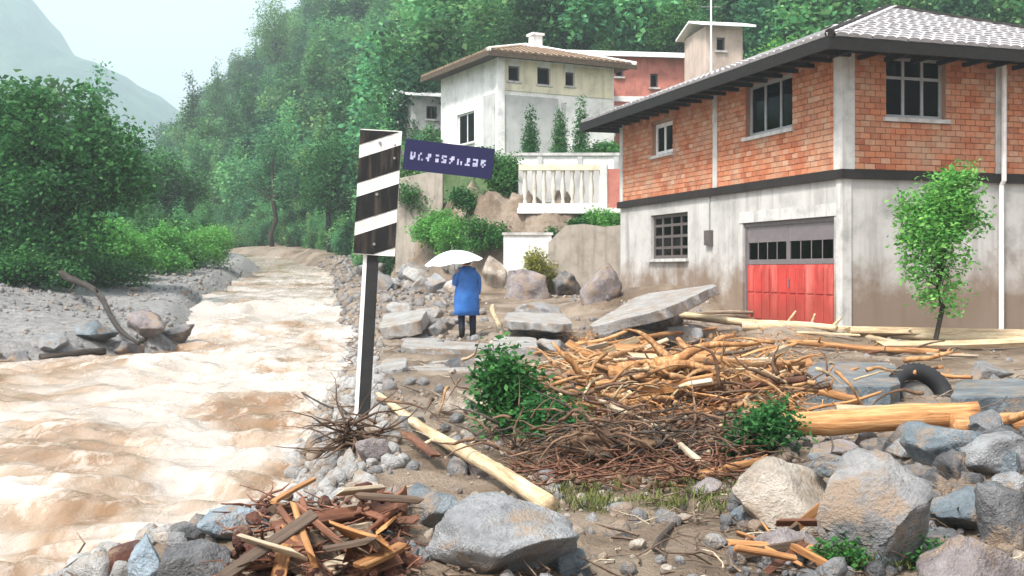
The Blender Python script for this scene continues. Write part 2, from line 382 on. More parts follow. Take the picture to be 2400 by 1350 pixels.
veg = np.clip(np.maximum(sst(1.5, 6, Y - y0), sst(3.5, 8, xl(Y) - X)), 0, 1)
at_ = gmesh.attributes.new('veg', 'FLOAT', 'POINT'); at_.data.foreach_set('value', veg.ravel().astype(np.float32))
gr_ = np.clip(sst(-1.2, .2, xl(Y) - X) * (1 - sst(6, 9, xl(Y) - X)), 0, 1); gmesh.attributes.new('gravel', 'FLOAT', 'POINT').data.foreach_set('value', gr_.ravel().astype(np.float32))
ground = tag(obj('ground', gmesh, gm), kind='structure')

# river: real waves, muddy water streaked with foam
def river_z(x, y):
    rough = .72 - .22 * sst(18, 40, y)
    u = x * .95 + y * .1
    z = zwater(y) + rough * (.12 * fbm(u * .6, y * .5, s=31, o=4, g=.55) + .2 * (1 - np.abs(fbm(u * .6 + 3, y * .95, s=37, o=4))) - .13 + .055 * (1 - np.abs(fbm(u * 2.2, y * 2.6, s=41, o=4))) - .03)
    for cx, cy, a, r in ((-2.9, 10.2, -.10, .8), (-4.5, 14.5, -.09, .9), (-5.6, 20.5, .12, 1.4), (-6.4, 27, .16, 1.8), (-8, 34, .2, 2.2), (-4.0, 9, .06, .7)):
        z = z + a * np.exp(-(((x - cx) / (1.7 * r)) ** 2 + ((y - cy) / r) ** 2)) * (1 + .7 * fbm(x * 1.5, y * 1.2, s=50, o=3))
    return z
wm = mat('muddy_water', rough=.22); q = NB(wm); co = q.coord('World', (1, .55, 1))
q.b.inputs['Specular IOR Level'].default_value = .5; q.b.inputs['IOR'].default_value = 1.33
n1 = q.noise(co, .35, 6, .6, .8); n2 = q.noise(co, 1.6, 8, .68, 1.2); n3 = q.noise(co, 11, 6, .7, .6)
c = q.ramp(n1, [(.36, (.2, .12, .065)), (.43, (.31, .23, .165)), (.5, (.4, .345, .3)), (.72, (.39, .33, .285))])
fa = q.n('Attribute', attribute_name='foam'); foam = q.math('ADD', q.math('ADD', q.math('MULTIPLY', n2, .6), q.math('MULTIPLY', n3, .28)), q.math('MULTIPLY', fa.outputs['Fac'], .19))
c = q.mix(q.ramp(foam, [(.5, K(0)), (.6, K(.55)), (.72, K(.95))]), c, (.56, .515, .475))
q.base(c); q.rgh(q.ramp(foam, [(.45, K(.1)), (.62, K(.55))])); q.bump(q.math('ADD', n3, n2), .5, .05)
wx = spaced([(-90, -34, 2), (-34, -15, .3), (-15, -6, .13), (-6, 1.2, .065)]); wy = spaced([(0, 5, .4), (5, 14, .065), (14, 30, .12), (30, 60, .25), (60, 141, 1.5)])
rmesh = grid_mesh('river', wx, wy, river_z); X, Y = np.meshgrid(wx, wy); Zr = river_z(X, Y) - zwater(Y)
fo_ = (1 - .55 * sst(18, 35, Y)) * np.clip(sst(.04, .16, Zr) * .7 + .4 * np.exp(-(np.clip(xr(Y) - X, 0, 9) / .7) ** 2) + .25 * np.exp(-((X + 3.2 + .12 * (Y - 12)) / 2.2) ** 2) + .5 * np.exp(-((X + 1.7) / .6) ** 2 - ((Y - 12.) / .8) ** 2), 0, 1.2)
rmesh.attributes.new('foam', 'FLOAT', 'POINT').data.foreach_set('value', fo_.ravel().astype(np.float32))
rv = tag(obj('river', rmesh, wm), kind='structure')

# far mountain across the valley
def mtn(x, y):
    k = 1.65; x = x / k; y = y / k
    rx = ip(x, [-1500, -700, -370, -268, -224, -180, -163, -120, -60], [330, 300, 230, 152, 130, 97, 75, 20, -30])
    return k * (rx * np.exp(-((y - 640) / 190.) ** 2) + 9 * fbm(x * .016, y * .016, s=77, o=7, g=.55) - 12)
mm = mat('mountain_scrub', rough=.9); q = NB(mm); co = q.coord('World')
q.base(q.ramp(q.noise(co, .016, 9, .75), [(.38, (.006, .03, .022)), (.5, (.025, .085, .055)), (.62, (.08, .17, .1))])); q.bump(q.noise(co, .12, 6, .7), 1., 6.)
tag(obj('mountain', grid_mesh('mountain', np.arange(-2475, -66, 11.), np.arange(495, 1815, 14.), mtn), mm), kind='structure')

# ------------------------------------------------------------------ photograph pixel to place
def onground(px, py, z=None):
    """the point of the terrain seen at a pixel (or at height z)"""
    if z is not None:
        d = (CAMZ - z) * F / (py - HOR); return Vector(((px - 1200) / F * d, d, z))
    d = np.arange(4.6, 60, .02); X = (px - 1200) / F * d; Z = CAMZ - (py - HOR) / F * d
    h = np.nonzero(terrain(X, d, False) >= Z)[0]; k = h[0] if len(h) else -1
    return Vector((X[k], d[k], tz(X[k], d[k])))
def at(px, py, d): return Vector(((px - 1200) / F * d, d, CAMZ + (HOR - py) / F * d))

# ------------------------------------------------------------------ foliage
def leaves(name, clumps, n, size, rnd, flat=.3, asp=.55):
    """leaf quads, folded along the midrib, gathered in twig-sized clusters inside ellipsoid clumps [(c, r)]"""
    cc = np.array([c for c, r in clumps], float); rr = np.array([r if hasattr(r, '__len__') else (r, r, r) for c, r in clumps], float)
    vol = rr.prod(1) ** .75; k = rnd.choice(len(cc), n // 9 + 1, p=vol / vol.sum())
    d = rnd.normal(size=(len(k), 3)); d /= np.linalg.norm(d, axis=1)[:, None]
    rad = rnd.uniform(.25, 1.08, (len(k), 1)) ** .55
    twig = cc[k] + d * rad * rr[k]
    p = np.repeat(twig, 9, 0)[:n] + np.clip(rnd.normal(size=(n, 3)), -1.7, 1.7) * size * 1.15
    a = rnd.normal(size=(n, 3)); a[:, 2] = a[:, 2] * .5 - .25; a /= np.linalg.norm(a, axis=1)[:, None]
    nn = rnd.normal(size=(n, 3)) * .8; nn[:, 2] += .9
    b = np.cross(nn, a); b /= np.linalg.norm(b, axis=1)[:, None] + 1e-6; up = np.cross(a, b)
    L = size * rnd.uniform(.6, 1.35, (n, 1)); W = L * asp
    v = np.stack([p, p + a * L * .5 + b * W * .5 + up * L * flat * .3, p + a * L, p + a * L * .5 - b * W * .5 + up * L * flat * .3], 1).reshape(-1, 3)
    return np_mesh(name, v, np.arange(n * 4).reshape(-1, 4))
def bent(a, b, n, wob, rnd):
    a, b = Vector(a), Vector(b); L = (b - a).length; o = []
    for i in range(n + 1):
        t = i / n; p = a.lerp(b, t)
        if 0 < i < n: p = p + Vector((rnd.uniform(-1, 1), rnd.uniform(-1, 1), rnd.uniform(-.6, 1))) * wob * L
        o.append(p)
    return o
def limbs(base, fork, clumps, r, rnd, n=8, wob=.05):
    mb = MB(); pts = bent(base, fork, 5, wob, rnd); mb.tube(pts, [r * (1 - .09 * i) for i in range(6)], n, jit=.08)
    for c, rr in clumps:
        s = Vector(base).lerp(Vector(fork), rnd.uniform(.6, 1)); pts = bent(s, c, 4, .07, rnd)
        mb.tube(pts, [r * .45, r * .36, r * .26, r * .17, r * .06], 5, jit=.05)
        for _ in range(2):
            e = Vector(c) + Vector((rnd.uniform(-1, 1), rnd.uniform(-1, 1), rnd.uniform(-.3, 1))) * (rr if not hasattr(rr, '__len__') else rr[0]) * .8
            mb.tube(bent(pts[3], e, 3, .08, rnd), [r * .15, r * .1, r * .07, r * .03], 4)
    return mb
def tree(name, label, cat, base, fork, clumps, nleaf, size, leafm, barkm, r, seed, group=None, asp=.55):
    rnd = random.Random(seed); base = Vector(base)
    t = thing(name, label, cat, base, group=group)
    lc = [(Vector(c) - base, rr) for c, rr in clumps]
    tm = limbs((0, 0, -.15), Vector(fork) - base, lc, r, rnd); obj('trunk', smooth(tm.mesh('trunk')), barkm, t)
    obj('crown', leaves('crown', [(tuple(c), rr) for c, rr in lc], nleaf, size, np.random.default_rng(seed), asp=asp), leafm, t)
    return t
def dome(c, rx, ry, rz, n, seed, rr=.38, lo=-.2):
    """clump centres over an ellipsoid crown"""
    r_ = random.Random(seed); o = []
    for i in range(n):
        while True:
            d = Vector((r_.gauss(0, 1), r_.gauss(0, 1), r_.gauss(0, 1))).normalized()
            if d.z > lo: break
        k = r_.uniform(.35, .82); s = r_.uniform(.7, 1.3) * rr
        o.append((Vector(c) + Vector((d.x * rx * k, d.y * ry * k, d.z * rz * k)), (rx * s, ry * s, rz * s * .85)))
    return o
# --- wooded hillside: one uncountable mass, instanced by geometry nodes over the slope
vcol = bpy.data.collections.new('forest_variants')
for k in range(6):
    rnd = random.Random(100 + k)
    con = k >= 4
    if con: cl = [((rnd.uniform(-.3, .3), rnd.uniform(-.3, .3), 1.5 + i * .95), (1.9 - i * .2, 1.9 - i * .2, .8)) for i in range(9)]
    else: cl = [(tuple(c), r) for c, r in dome((0, 0, 4.6), 2.9, 2.9, 3.2, 15, 300 + k, .36, -.7)]
    m = leaves('forest_crown', cl, 3000 + 900 * (k % 3), (.36, .27, .3, .42, .24, .3)[k], np.random.default_rng(60 + k), asp=.7); m.materials.append(M['leaf_forest'])
    o = bpy.data.objects.new('forest_crown', m); vcol.objects.link(o)
pts = []
r_ = np.random.default_rng(5)
px_ = r_.uniform(-130, 75, 16000); py_ = r_.uniform(40, 255, 16000)
y0p = y0f(px_)
wv = py_ - y0p; dlp = xl(py_) - px_
infr = np.abs(px_) < py_ * .52 + 6
ok = infr & (((wv > 30) | ((wv > 5) & (px_ < -6.5)) | ((wv > 9) & (px_ < -4.2) & (py_ > 52))) | ((dlp > 7) & (py_ > 58) & (py_ < 200)))
px_, py_ = px_[ok], py_[ok]
gridc = {}
keep = []
for i in np.argsort(py_):
    s_ = 2.6 + py_[i] * .006
    kx, ky = int(px_[i] // s_), int(py_[i] // s_)
    if (kx, ky) in gridc: continue
    gridc[(kx, ky)] = 1; keep.append(i)
px_, py_ = px_[keep], py_[keep]; pz_ = terrain(px_, py_) - .5
fm = bpy.data.meshes.new('forest'); fm.vertices.add(len(px_)); fm.vertices.foreach_set('co', np.stack([px_, py_, pz_], 1).astype(np.float32).ravel())
fo = bpy.data.objects.new('forest', fm); C.objects.link(fo)
tag(fo, 'hazy green woods covering the steep hillside behind the houses', 'forest', kind='stuff')
ng = bpy.data.node_groups.new('forest_scatter', 'GeometryNodeTree')
ng.interface.new_socket('Geometry', in_out='INPUT', socket_type='NodeSocketGeometry'); ng.interface.new_socket('Geometry', in_out='OUTPUT', socket_type='NodeSocketGeometry')
gi = ng.nodes.new('NodeGroupInput'); go = ng.nodes.new('NodeGroupOutput'); iop = ng.nodes.new('GeometryNodeInstanceOnPoints')
ci = ng.nodes.new('GeometryNodeCollectionInfo'); ci.inputs['Collection'].default_value = vcol; ci.inputs['Separate Children'].default_value = True
iop.inputs['Pick Instance'].default_value = True
rv_ = ng.nodes.new('FunctionNodeRandomValue'); rv_.data_type = 'FLOAT'; rv_.inputs[2].default_value = .65; rv_.inputs[3].default_value = 1.35
rr_ = ng.nodes.new('FunctionNodeRandomValue'); rr_.data_type = 'FLOAT_VECTOR'; rr_.inputs[0].default_value = (-.1, -.1, 0); rr_.inputs[1].default_value = (.1, .1, 6.28)
ng.links.new(gi.outputs[0], iop.inputs['Points']); ng.links.new(ci.outputs[0], iop.inputs['Instance'])
ng.links.new(rr_.outputs[0], iop.inputs['Rotation']); ng.links.new(rv_.outputs[1], iop.inputs['Scale']); ng.links.new(iop.outputs[0], go.inputs[0])
fo.modifiers.new('scatter', 'NODES').node_group = ng

r_ = np.random.default_rng(6); ux = r_.uniform(-80, 14, 16000); uy = r_.uniform(38, 150, 16000); uw = uy - y0f(ux); ud = xl(uy) - ux
ok = (np.abs(ux) < uy * .5 + 4) & (((uw > -1.5) & (uw < 14) & (ux < -4.6) & (ux > xr(uy) + 1.2)) | ((ud > 2.2) & (ud < 14) & (uy > 46) & (r_.random(16000) < .35)) | ((uw > 11) & (uw < 34) & (uy > 56) & (r_.random(16000) < .5)) | ((uw > 2.6) & (uw < 9) & (ux > -4.6) & (ux < -3.4) & (r_.random(16000) < .15)))
ux, uy = ux[ok], uy[ok]; um_ = bpy.data.meshes.new('undergrowth'); um_.vertices.add(len(ux)); um_.vertices.foreach_set('co', np.stack([ux, uy, terrain(ux, uy) - .7], 1).astype(np.float32).ravel())
uo = bpy.data.objects.new('undergrowth', um_); C.objects.link(uo); tag(uo, 'tangled green undergrowth along the foot of the wooded hill', 'undergrowth', kind='stuff')
ng2 = ng.copy(); uo.modifiers.new('scatter', 'NODES').node_group = ng2
for nd in ng2.nodes:
    if nd.bl_idname == 'FunctionNodeRandomValue' and nd.data_type == 'FLOAT': nd.inputs[2].default_value = .2; nd.inputs[3].default_value = .42
# single trees that stand out of the wood
def hill_tree(px, d, name, label, h, wid, seed, n=5000, leafm='leaf_forest', size=.36, con=False):
    x = (px - 1200) / F * d; z = tz(x, d) - .3; rnd = random.Random(seed)
    if con: cl = [(Vector((x + rnd.uniform(-.2, .2), d, z + h * (.16 + .82 * i / 9))), (wid * (1 - i / 10.5), wid * (1 - i / 10.5), h * .075)) for i in range(10)]
    else: cl = dome((x, d, z + h * .6), wid, wid, h * .42, 13, seed, .38, -.6)
    return tree(name, label, 'tree', (x, d, z), (x, d, z + h * .6), cl, n, size, M[leafm], M['bark_dark'], .22, seed)
hill_tree(645, 176, 'tall_tree', 'tall pale tree poking above the ridge at the right edge of the sky gap', 20, 3.6, 401, con=False)
hill_tree(448, 150, 'conifer_tree', 'slim dark conifer at the foot of the sky gap between mountain and hill', 17, 2.0, 402, con=True)
hill_tree(505, 165, 'conifer_tree', 'broader conifer on the ridge, next right of the slim dark conifer', 15, 2.6, 403, con=True)
hill_tree(395, 78, 'broadleaf_tree', 'hazy rounded tree on the far left bank behind the bright shrubs', 7.5, 3.2, 404, 7000, 'leaf_mid', .26)
hill_tree(640, 84, 'broadleaf_tree', 'blue green tree at the river bend below the wooded hill', 9.5, 3.0, 405, 7000, 'leaf_forest', .26)
hill_tree(775, 70, 'broadleaf_tree', 'dark tree above the river bend, left of the striped marker', 8.0, 2.9, 406, 8000, 'leaf_dark', .22)
hill_tree(1590, 66, 'broadleaf_tree', 'green tree between the faded red house and the brick house roof', 6.5, 2.4, 407, 7000, 'leaf_mid', .2)
hill_tree(1845, 60, 'broadleaf_tree', 'yellowish green treetop peeping over the brick house roof', 5.0, 2.2, 408, 5000, 'leaf_bright', .2)

# left bank: the big dark tree and the bright shrubs
b = Vector((-13.6, 33.5, tz(-13.6, 33.5)))
cl = dome((-14.3, 34, 4.5), 2.9, 2.2, 2.4, 22, 51, .33, -.75) + [(Vector((-15.6, 33.5, 2.2)), (1.4, 1.2, .9)), (Vector((-13.2, 33.0, 2.3)), (1.1, 1.0, .9)), (Vector((-11.9, 33.5, 4.0)), (.8, .8, 1.0)), (Vector((-14.8, 33.6, 6.4)), (.7, .7, .6)), (Vector((-13.2, 34, 6.3)), (.45, .45, .7))]
tree('leafy_tree', 'large dark green tree overhanging the left riverbank', 'tree', b, b + Vector((-.4, .2, 2.0)), cl, 30000, .17, M['leaf_dark'], M['bark_dark'], .17, 52)
for k, (px, d, rx, rz, lab) in enumerate(((270, 40, 1.5, 1.2, 'bright green shrub on the left bank, nearest the dark tree'), (370, 44, 1.75, 1.45, 'tallest bright green shrub in the row on the left bank'), (458, 50, 1.6, 1.2, 'bright green shrub on the left bank, nearest the river bend'))):
    x = (px - 1200) / F * d; z = tz(x, d)
    tree('shrub', lab, 'shrub', (x, d, z), (x, d, z + .5), dome((x, d, z + .75), rx, rx, rz, 10, 60 + k, .42, -.4), 10000, .13, M['leaf_bright'], M['bark'], .05, 61 + k, 'bright shrubs along the left bank')
for k, (px, d, lab) in enumerate(((60, 32, 'low dark bush at the foot of the dark tree by the left edge'), (225, 36, 'low dark bush between the dark tree and the bright shrubs'))):
    x = (px - 1200) / F * d; z = tz(x, d)
    tree('shrub', lab, 'shrub', (x, d, z), (x, d, z + .3), dome((x, d, z + .5), 1.3, 1.0, .75, 8, 80 + k, .42, -.4), 5000, .13, M['leaf_dark'], M['bark_dark'], .05, 81 + k)

# ------------------------------------------------------------------ brick house
HX, HY = 7.11, 23.6; HA = math.atan2(.3006, .9537)
house = thing('brick_house', 'two storey house with orange brick upper floor and grey plaster ground floor', 'house', (HX, HY, 0), HA)
HW, HL = 9.0, 12.1
def wall_mesh(face, u0, u1, z0, z1, holes, th=.24):
    """wall with openings; face 'front' lies on y=0 facing -y (u = x), 'side' on x=0 facing -x (u = y)"""
    us = sorted({u0, u1, *[h[0] for h in holes], *[h[1] for h in holes]}); zs = sorted({z0, z1, *[h[2] for h in holes], *[h[3] for h in holes]})
    P = (lambda u, d, z: (u, d, z)) if face == 'front' else (lambda u, d, z: (d, u, z))
    def solid(i, j):
        if not (0 <= i < len(us) - 1 and 0 <= j < len(zs) - 1): return False
        cu, cz = (us[i] + us[i + 1]) / 2, (zs[j] + zs[j + 1]) / 2
        return not any(h[0] < cu < h[1] and h[2] < cz < h[3] for h in holes)
    mb = MB()
    for i in range(len(us) - 1):
        for j in range(len(zs) - 1):
            if not solid(i, j): continue
            a, b_, c_, d_ = us[i], us[i + 1], zs[j], zs[j + 1]
            mb.add([P(a, 0, c_), P(b_, 0, c_), P(b_, 0, d_), P(a, 0, d_)], [(0, 1, 2, 3)]); mb.add([P(a, th, c_), P(b_, th, c_), P(b_, th, d_), P(a, th, d_)], [(3, 2, 1, 0)])
            for (ii, jj, e) in ((i - 1, j, ((a, c_), (a, d_))), (i + 1, j, ((b_, c_), (b_, d_))), (i, j - 1, ((a, c_), (b_, c_))), (i, j + 1, ((a, d_), (b_, d_)))):
                if not solid(ii, jj):
                    (e0, f0), (e1, f1) = e; mb.add([P(e0, 0, f0), P(e1, 0, f1), P(e1, th, f1), P(e0, th, f0)], [(0, 1, 2, 3)])
    return mb
FRONT_UP = [(1.08, 2.63, 4.62, 5.98), (6.2, 7.8, 4.62, 5.9)]
SIDE_UP = [(1.95, 4.1, 4.6, 5.9), (8.25, 9.65, 4.68, 5.62)]
SIDE_LO = [(.32, 4.3, -.3, 2.47), (7.35, 9.8, 1.62, 2.92)]
ZS, ZE = 3.36, 6.0
house_walls = []
house_walls.append(obj('front_ground_wall', wall_mesh('front', 0, HW, -.9, ZS - .1, []), M['plaster'], house))
house_walls.append(obj('side_ground_wall', wall_mesh('side', .244, HL, -.9, ZS - .1, SIDE_LO), M['plaster'], house))
wf = obj('front_upper_wall', wall_mesh('front', 0, HW, ZS + .1, ZE, FRONT_UP), M['mortar'], house)
ws = obj('side_upper_wall', wall_mesh('side', .244, HL, ZS + .1, ZE, SIDE_UP), M['mortar'], house)
mb = MB(); mb.box((HW - .24, .25, -.9), (HW - .002, HL, ZE)); mb.box((.25, HL - .24, -.9), (HW - .25, HL - .002, ZE)); obj('back_wall', mb, M['plaster'], house)
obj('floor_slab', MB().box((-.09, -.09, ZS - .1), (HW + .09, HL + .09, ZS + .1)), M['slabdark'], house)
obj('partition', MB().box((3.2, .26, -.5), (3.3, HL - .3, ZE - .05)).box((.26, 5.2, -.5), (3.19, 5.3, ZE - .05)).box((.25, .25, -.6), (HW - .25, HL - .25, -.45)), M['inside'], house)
def col(x0, x1, y0, y1, z0, z1): return obj('column', MB().box((x0, y0, z0), (x1, y1, z1)), M['concrete'], house)
col(-.05, .27, -.05, .27, ZS + .1, ZE); col(-.03, .2, -.03, .2, -.9, ZS - .1)
for u in (3.98, 8.2): col(u, u + .24, -.03, .1, ZS + .1, ZE)
for u in (5.6, 11.86): col(-.03, .1, u, u + .24, ZS + .1, ZE)
# clay bricks, each its own edges; recessed mortar
def brick_mesh(L=.25, Hh=.12, D=.03, c=.007):
    mb = MB(); x, z = L / 2, Hh / 2
    vs = [(-x, 0, -z), (x, 0, -z), (x, 0, z), (-x, 0, z), (-x, -D + c, -z), (x, -D + c, -z), (x, -D + c, z), (-x, -D + c, z), (-x + c, -D, -z + c), (x - c, -D, -z + c), (x - c, -D, z - c), (-x + c, -D, z - c)]
    fs = [(8, 9, 10, 11), (4, 5, 9, 8), (5, 6, 10, 9), (6, 7, 11, 10), (7, 4, 8, 11), (0, 1, 5, 4), (1, 2, 6, 5), (2, 3, 7, 6), (3, 0, 4, 7)]
    return mb.add(vs, fs)
bmesh0 = brick_mesh().mesh('brick'); bmesh0.materials.append(M['brick'])
def courses(u0, u1, z0, z1, holes, rnd, L=.25, Hh=.12, J=.012):
    o = []; row = 0; z = z0 + Hh / 2 + J
    while z + Hh / 2 < z1:
        u = u0 - (L / 2 if row % 2 else 0)
        while u < u1:
            segs = [(max(u, u0), min(u + L, u1))]
            for h in holes:
                if h[2] - Hh / 2 < z < h[3] + Hh / 2:
                    ns = []
                    for a, b_ in segs:
                        if b_ <= h[0] or a >= h[1]: ns.append((a, b_))
                        else:
                            if a < h[0]: ns.append((a, h[0]))
                            if b_ > h[1]: ns.append((h[1], b_))
                    segs = ns
            for a, b_ in segs:
                if b_ - a > .05: o.append(((a + b_) / 2, z, (b_ - a) / L, rnd.uniform(-.006, .006)))
            u += L + J
        z += Hh + J; row += 1
    return o
rb = random.Random(3)
fb = courses(.28, HW - .3, ZS + .1, ZE, FRONT_UP + [(3.97, 4.23, 0, 9), (8.19, 8.45, 0, 9)], rb)
sb_ = courses(.28, HL - .25, ZS + .1, ZE, SIDE_UP + [(5.59, 5.85, 0, 9)], rb)
fb.sort(key=lambda b_: b_[0]); seen = fb[:298]; rest = fb[298:]
near = sorted(sb_, key=lambda b_: b_[0])[:max(0, 298 - len(seen))]; far_ = sorted(sb_, key=lambda b_: b_[0])[len(near):]
for u, z, s, d in seen:
    o = bpy.data.objects.new('brick', bmesh0); C.objects.link(o); o.parent = house; o.location = (u, d, z); o.scale = (s, 1, 1)
for u, z, s, d in near:
    o = bpy.data.objects.new('brick', bmesh0); C.objects.link(o); o.parent = house; o.location = (d, u, z); o.rotation_euler = (0, 0, -math.pi / 2); o.scale = (s, 1, 1)
mb = MB(); bb = brick_mesh()
for u, z, s, d in rest: mb.add([(u + x * s, d + y, z + zz) for x, y, zz in bb.v], bb.f)
for u, z, s, d in far_: mb.add([(d + y, u - x * s, z + zz) for x, y, zz in bb.v], bb.f)
tag(obj('brickwork', mb, M['brick_mass'], house), kind='stuff')
# windows
def window(face, u0, u1, z0, z1, vbars, hbars, fm, parent, name='window', dep=.1, fw=.06, curtain=None, pane=True, sill=True, off=0.):
    P = (lambda a, b_: (a, b_)) if face == 'front' else (lambda a, b_: ((a[1], a[0], a[2]), (b_[1], b_[0], b_[2])))
    mb = MB(); e = .003
    def bx(m, a, b_): p, q_ = P(a, b_); m.box(p, q_)
    bx(mb, (u0 + e, dep, z0 + e), (u0 + fw, dep + .06, z1 - e)); bx(mb, (u1 - fw, dep, z0 + e), (u1 - e, dep + .06, z1 - e))
    bx(mb, (u0 + fw, dep, z0 + e), (u1 - fw, dep + .06, z0 + fw)); bx(mb, (u0 + fw, dep, z1 - fw), (u1 - fw, dep + .06, z1 - e))
    wo = obj(name, mb, fm, parent)
    for t in vbars:
        u = u0 + t * (u1 - u0); m = MB(); bx(m, (u - fw * .42, dep + .004, z0 + fw), (u + fw * .42, dep + .05, z1 - fw)); obj('mullion', m, fm, wo)
    for t in hbars:
        z = z0 + t * (z1 - z0); m = MB(); bx(m, (u0 + fw, dep + .008, z - fw * .38), (u1 - fw, dep + .046, z + fw * .38)); obj('transom', m, fm, wo)
    if pane:
        m = MB(); a, b_ = P((u0 + fw * .5, dep + .028, z0 + fw * .5), (u1 - fw * .5, dep + .034, z1 - fw * .5)); m.box(a, b_); obj('pane', m, M['glass'], wo)
    if curtain:
        for (a0, a1, c0, c1) in curtain:
            U0, U1, Z0, Z1 = u0 + a0 * (u1 - u0), u0 + a1 * (u1 - u0), z0 + c0 * (z1 - z0), z0 + c1 * (z1 - z0)
            n = 17; m = MB(); vs = []
            for i in range(n):
                u = U0 + (U1 - U0) * i / (n - 1); d = dep + .1 + .02 * math.sin(i * 1.9)
                for z in (Z0, Z1): vs.append((u, d, z) if face == 'front' else (d, u, z))
            m.add(vs, [(2 * i, 2 * i + 2, 2 * i + 3, 2 * i + 1) for i in range(n - 1)]); obj('curtain', m, M['curtain'], wo)
    if sill:
        m = MB(); bx(m, (u0 - .08, -.1 + off, z0 - .09), (u1 + .08, .09, z0 - .004)); obj('sill', m, M['concrete'], wo)
    return wo
for o in (window('front', *FRONT_UP[0], (.34, .66), (.66,), M['frame_grey'], house, curtain=[(.02, .26, .68, 1)], fw=.085), window('front', *FRONT_UP[1], (.5,), (), M['frame_grey'], house)): pass
window('side', *SIDE_UP[0], (.33, .66), (), M['frame_grey'], house, fw=.1)
window('side', *SIDE_UP[1], (.55,), (), M['frame_white'], house, curtain=[(.0, .5, 0, 1)], fw=.12)
window('side', *SIDE_LO[1], (.25, .5, .75), (.25, .5, .75), M['frame_dark'], house, fw=.1, curtain=[(.1, .9, 0, 1)])
obj('meter_box', MB().box((-.1, 5.85, 1.95), (0.002, 6.2, 2.35)).box((-.11, 5.9, 2.0), (-.1, 6.15, 2.3)), M['frame_dark'], house)
mb = MB(); mb.tube([(-.03, 6.02, 2.35), (-.03, 6.02, 3.25)], .02, 6); obj('conduit', mb, M['frame_grey'], house)
obj('downpipe', MB().tube([(4.1, -.07, -.5), (4.1, -.07, 3.2), (4.1, -.15, 3.3), (4.1, -.15, 5.9)], .055, 10), M['whitepaint'], house)
obj('lintel', MB().box((-.02, .2, 2.474), (.02, 4.45, 2.75)), M['concrete'], house)
# garage door: two leaves, grey glazed top and red panels below
u0, u1, z0, z1 = SIDE_LO[0]
gd = obj('garage_frame', MB().box((.06, u0 + .003, z0), (.16, u0 + .08, z1 - .004)).box((.06, u1 - .08, z0), (.16, u1 - .003, z1 - .004)).box((.06, u0 + .08, z1 - .1), (.16, u1 - .08, z1 - .004)), M['doorgrey'], house)
mid = (u0 + u1) / 2
for a, b_ in ((u0 + .09, mid - .006), (mid + .006, u1 - .09)):
    lf = obj('door_leaf', MB().box((.085, a, z0), (.125, b_, 1.42)), M['red'], house)
    tp = obj('top_rail', MB().box((.085, a, 1.43), (.125, b_, 1.55)).box((.085, a, 1.97), (.125, b_, z1 - .1)).box((.085, a, 1.55), (.125, a + .07, 1.97)).box((.085, b_ - .07, 1.55), (.125, b_, 1.97)), M['doorgrey'], lf)
    n = 4; ww = (b_ - a - .14) / n
    for i in range(n):
        obj('pane', MB().box((.1, a + .075 + i * ww, 1.555), (.106, a + .075 + (i + 1) * ww - .03, 1.965)), M['glass'], lf)
        if i: obj('glazing_bar', MB().box((.09, a + .045 + i * ww, 1.55), (.12, a + .075 + i * ww - .002, 1.97)), M['doorgrey'], lf)
    n = 5; ww = (b_ - a) / n
    for i in range(n):
        for (c0, c1) in ((.1, .7), (.76, 1.34)):
            obj('panel', MB().box((.066, a + i * ww + .05, c0), (.086, a + (i + 1) * ww - .05, c1)), M['red'], lf)
obj('door_handle', MB().tube([(.085, mid - .1, .9), (.03, mid - .1, .9), (.03, mid - .1, 1.08), (.085, mid - .1, 1.08)], .014, 6), M['steel'], house)
# hip roof with wide dark eaves
OV = 1.0; ex0, ex1, ey0, ey1 = -OV, HW + OV, -OV, HL + OV; SL = math.tan(R(21.5)); ez = 6.06
hw = (ex1 - ex0) / 2; rz_ = ez + hw * SL; rx_ = (ex0 + ex1) / 2; r0, r1 = ey0 + hw, ey1 - hw
mb = MB(); tv = [(ex0, ey0, ez), (ex1, ey0, ez), (ex1, ey1, ez), (ex0, ey1, ez), (rx_, r0, rz_), (rx_, r1, rz_)]
mb.add(tv, [(0, 1, 4), (1, 2, 5, 4), (2, 3, 5), (3, 0, 4, 5)])
roof = obj('roof', mb, M['tile_grey'], house)
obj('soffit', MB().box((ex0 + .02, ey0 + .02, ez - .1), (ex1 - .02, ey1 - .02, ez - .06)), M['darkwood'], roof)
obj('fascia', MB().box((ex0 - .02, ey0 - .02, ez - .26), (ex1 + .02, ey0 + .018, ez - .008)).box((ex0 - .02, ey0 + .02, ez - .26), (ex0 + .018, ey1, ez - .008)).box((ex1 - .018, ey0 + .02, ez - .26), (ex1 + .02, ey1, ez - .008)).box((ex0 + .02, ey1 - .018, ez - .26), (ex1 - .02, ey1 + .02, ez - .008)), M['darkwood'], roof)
raf = MB().box((-.04, 0, 0), (.04, OV - .05, .09)).mesh('rafter'); raf.materials.append(M['darkwood'])
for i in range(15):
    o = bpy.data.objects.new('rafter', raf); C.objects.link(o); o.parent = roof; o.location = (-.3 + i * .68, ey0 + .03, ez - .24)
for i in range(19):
    o = bpy.data.objects.new('rafter', raf); C.objects.link(o); o.parent = roof; o.location = (ex0 + .03, -.3 + i * .68, ez - .24); o.rotation_euler = (0, 0, -math.pi / 2)
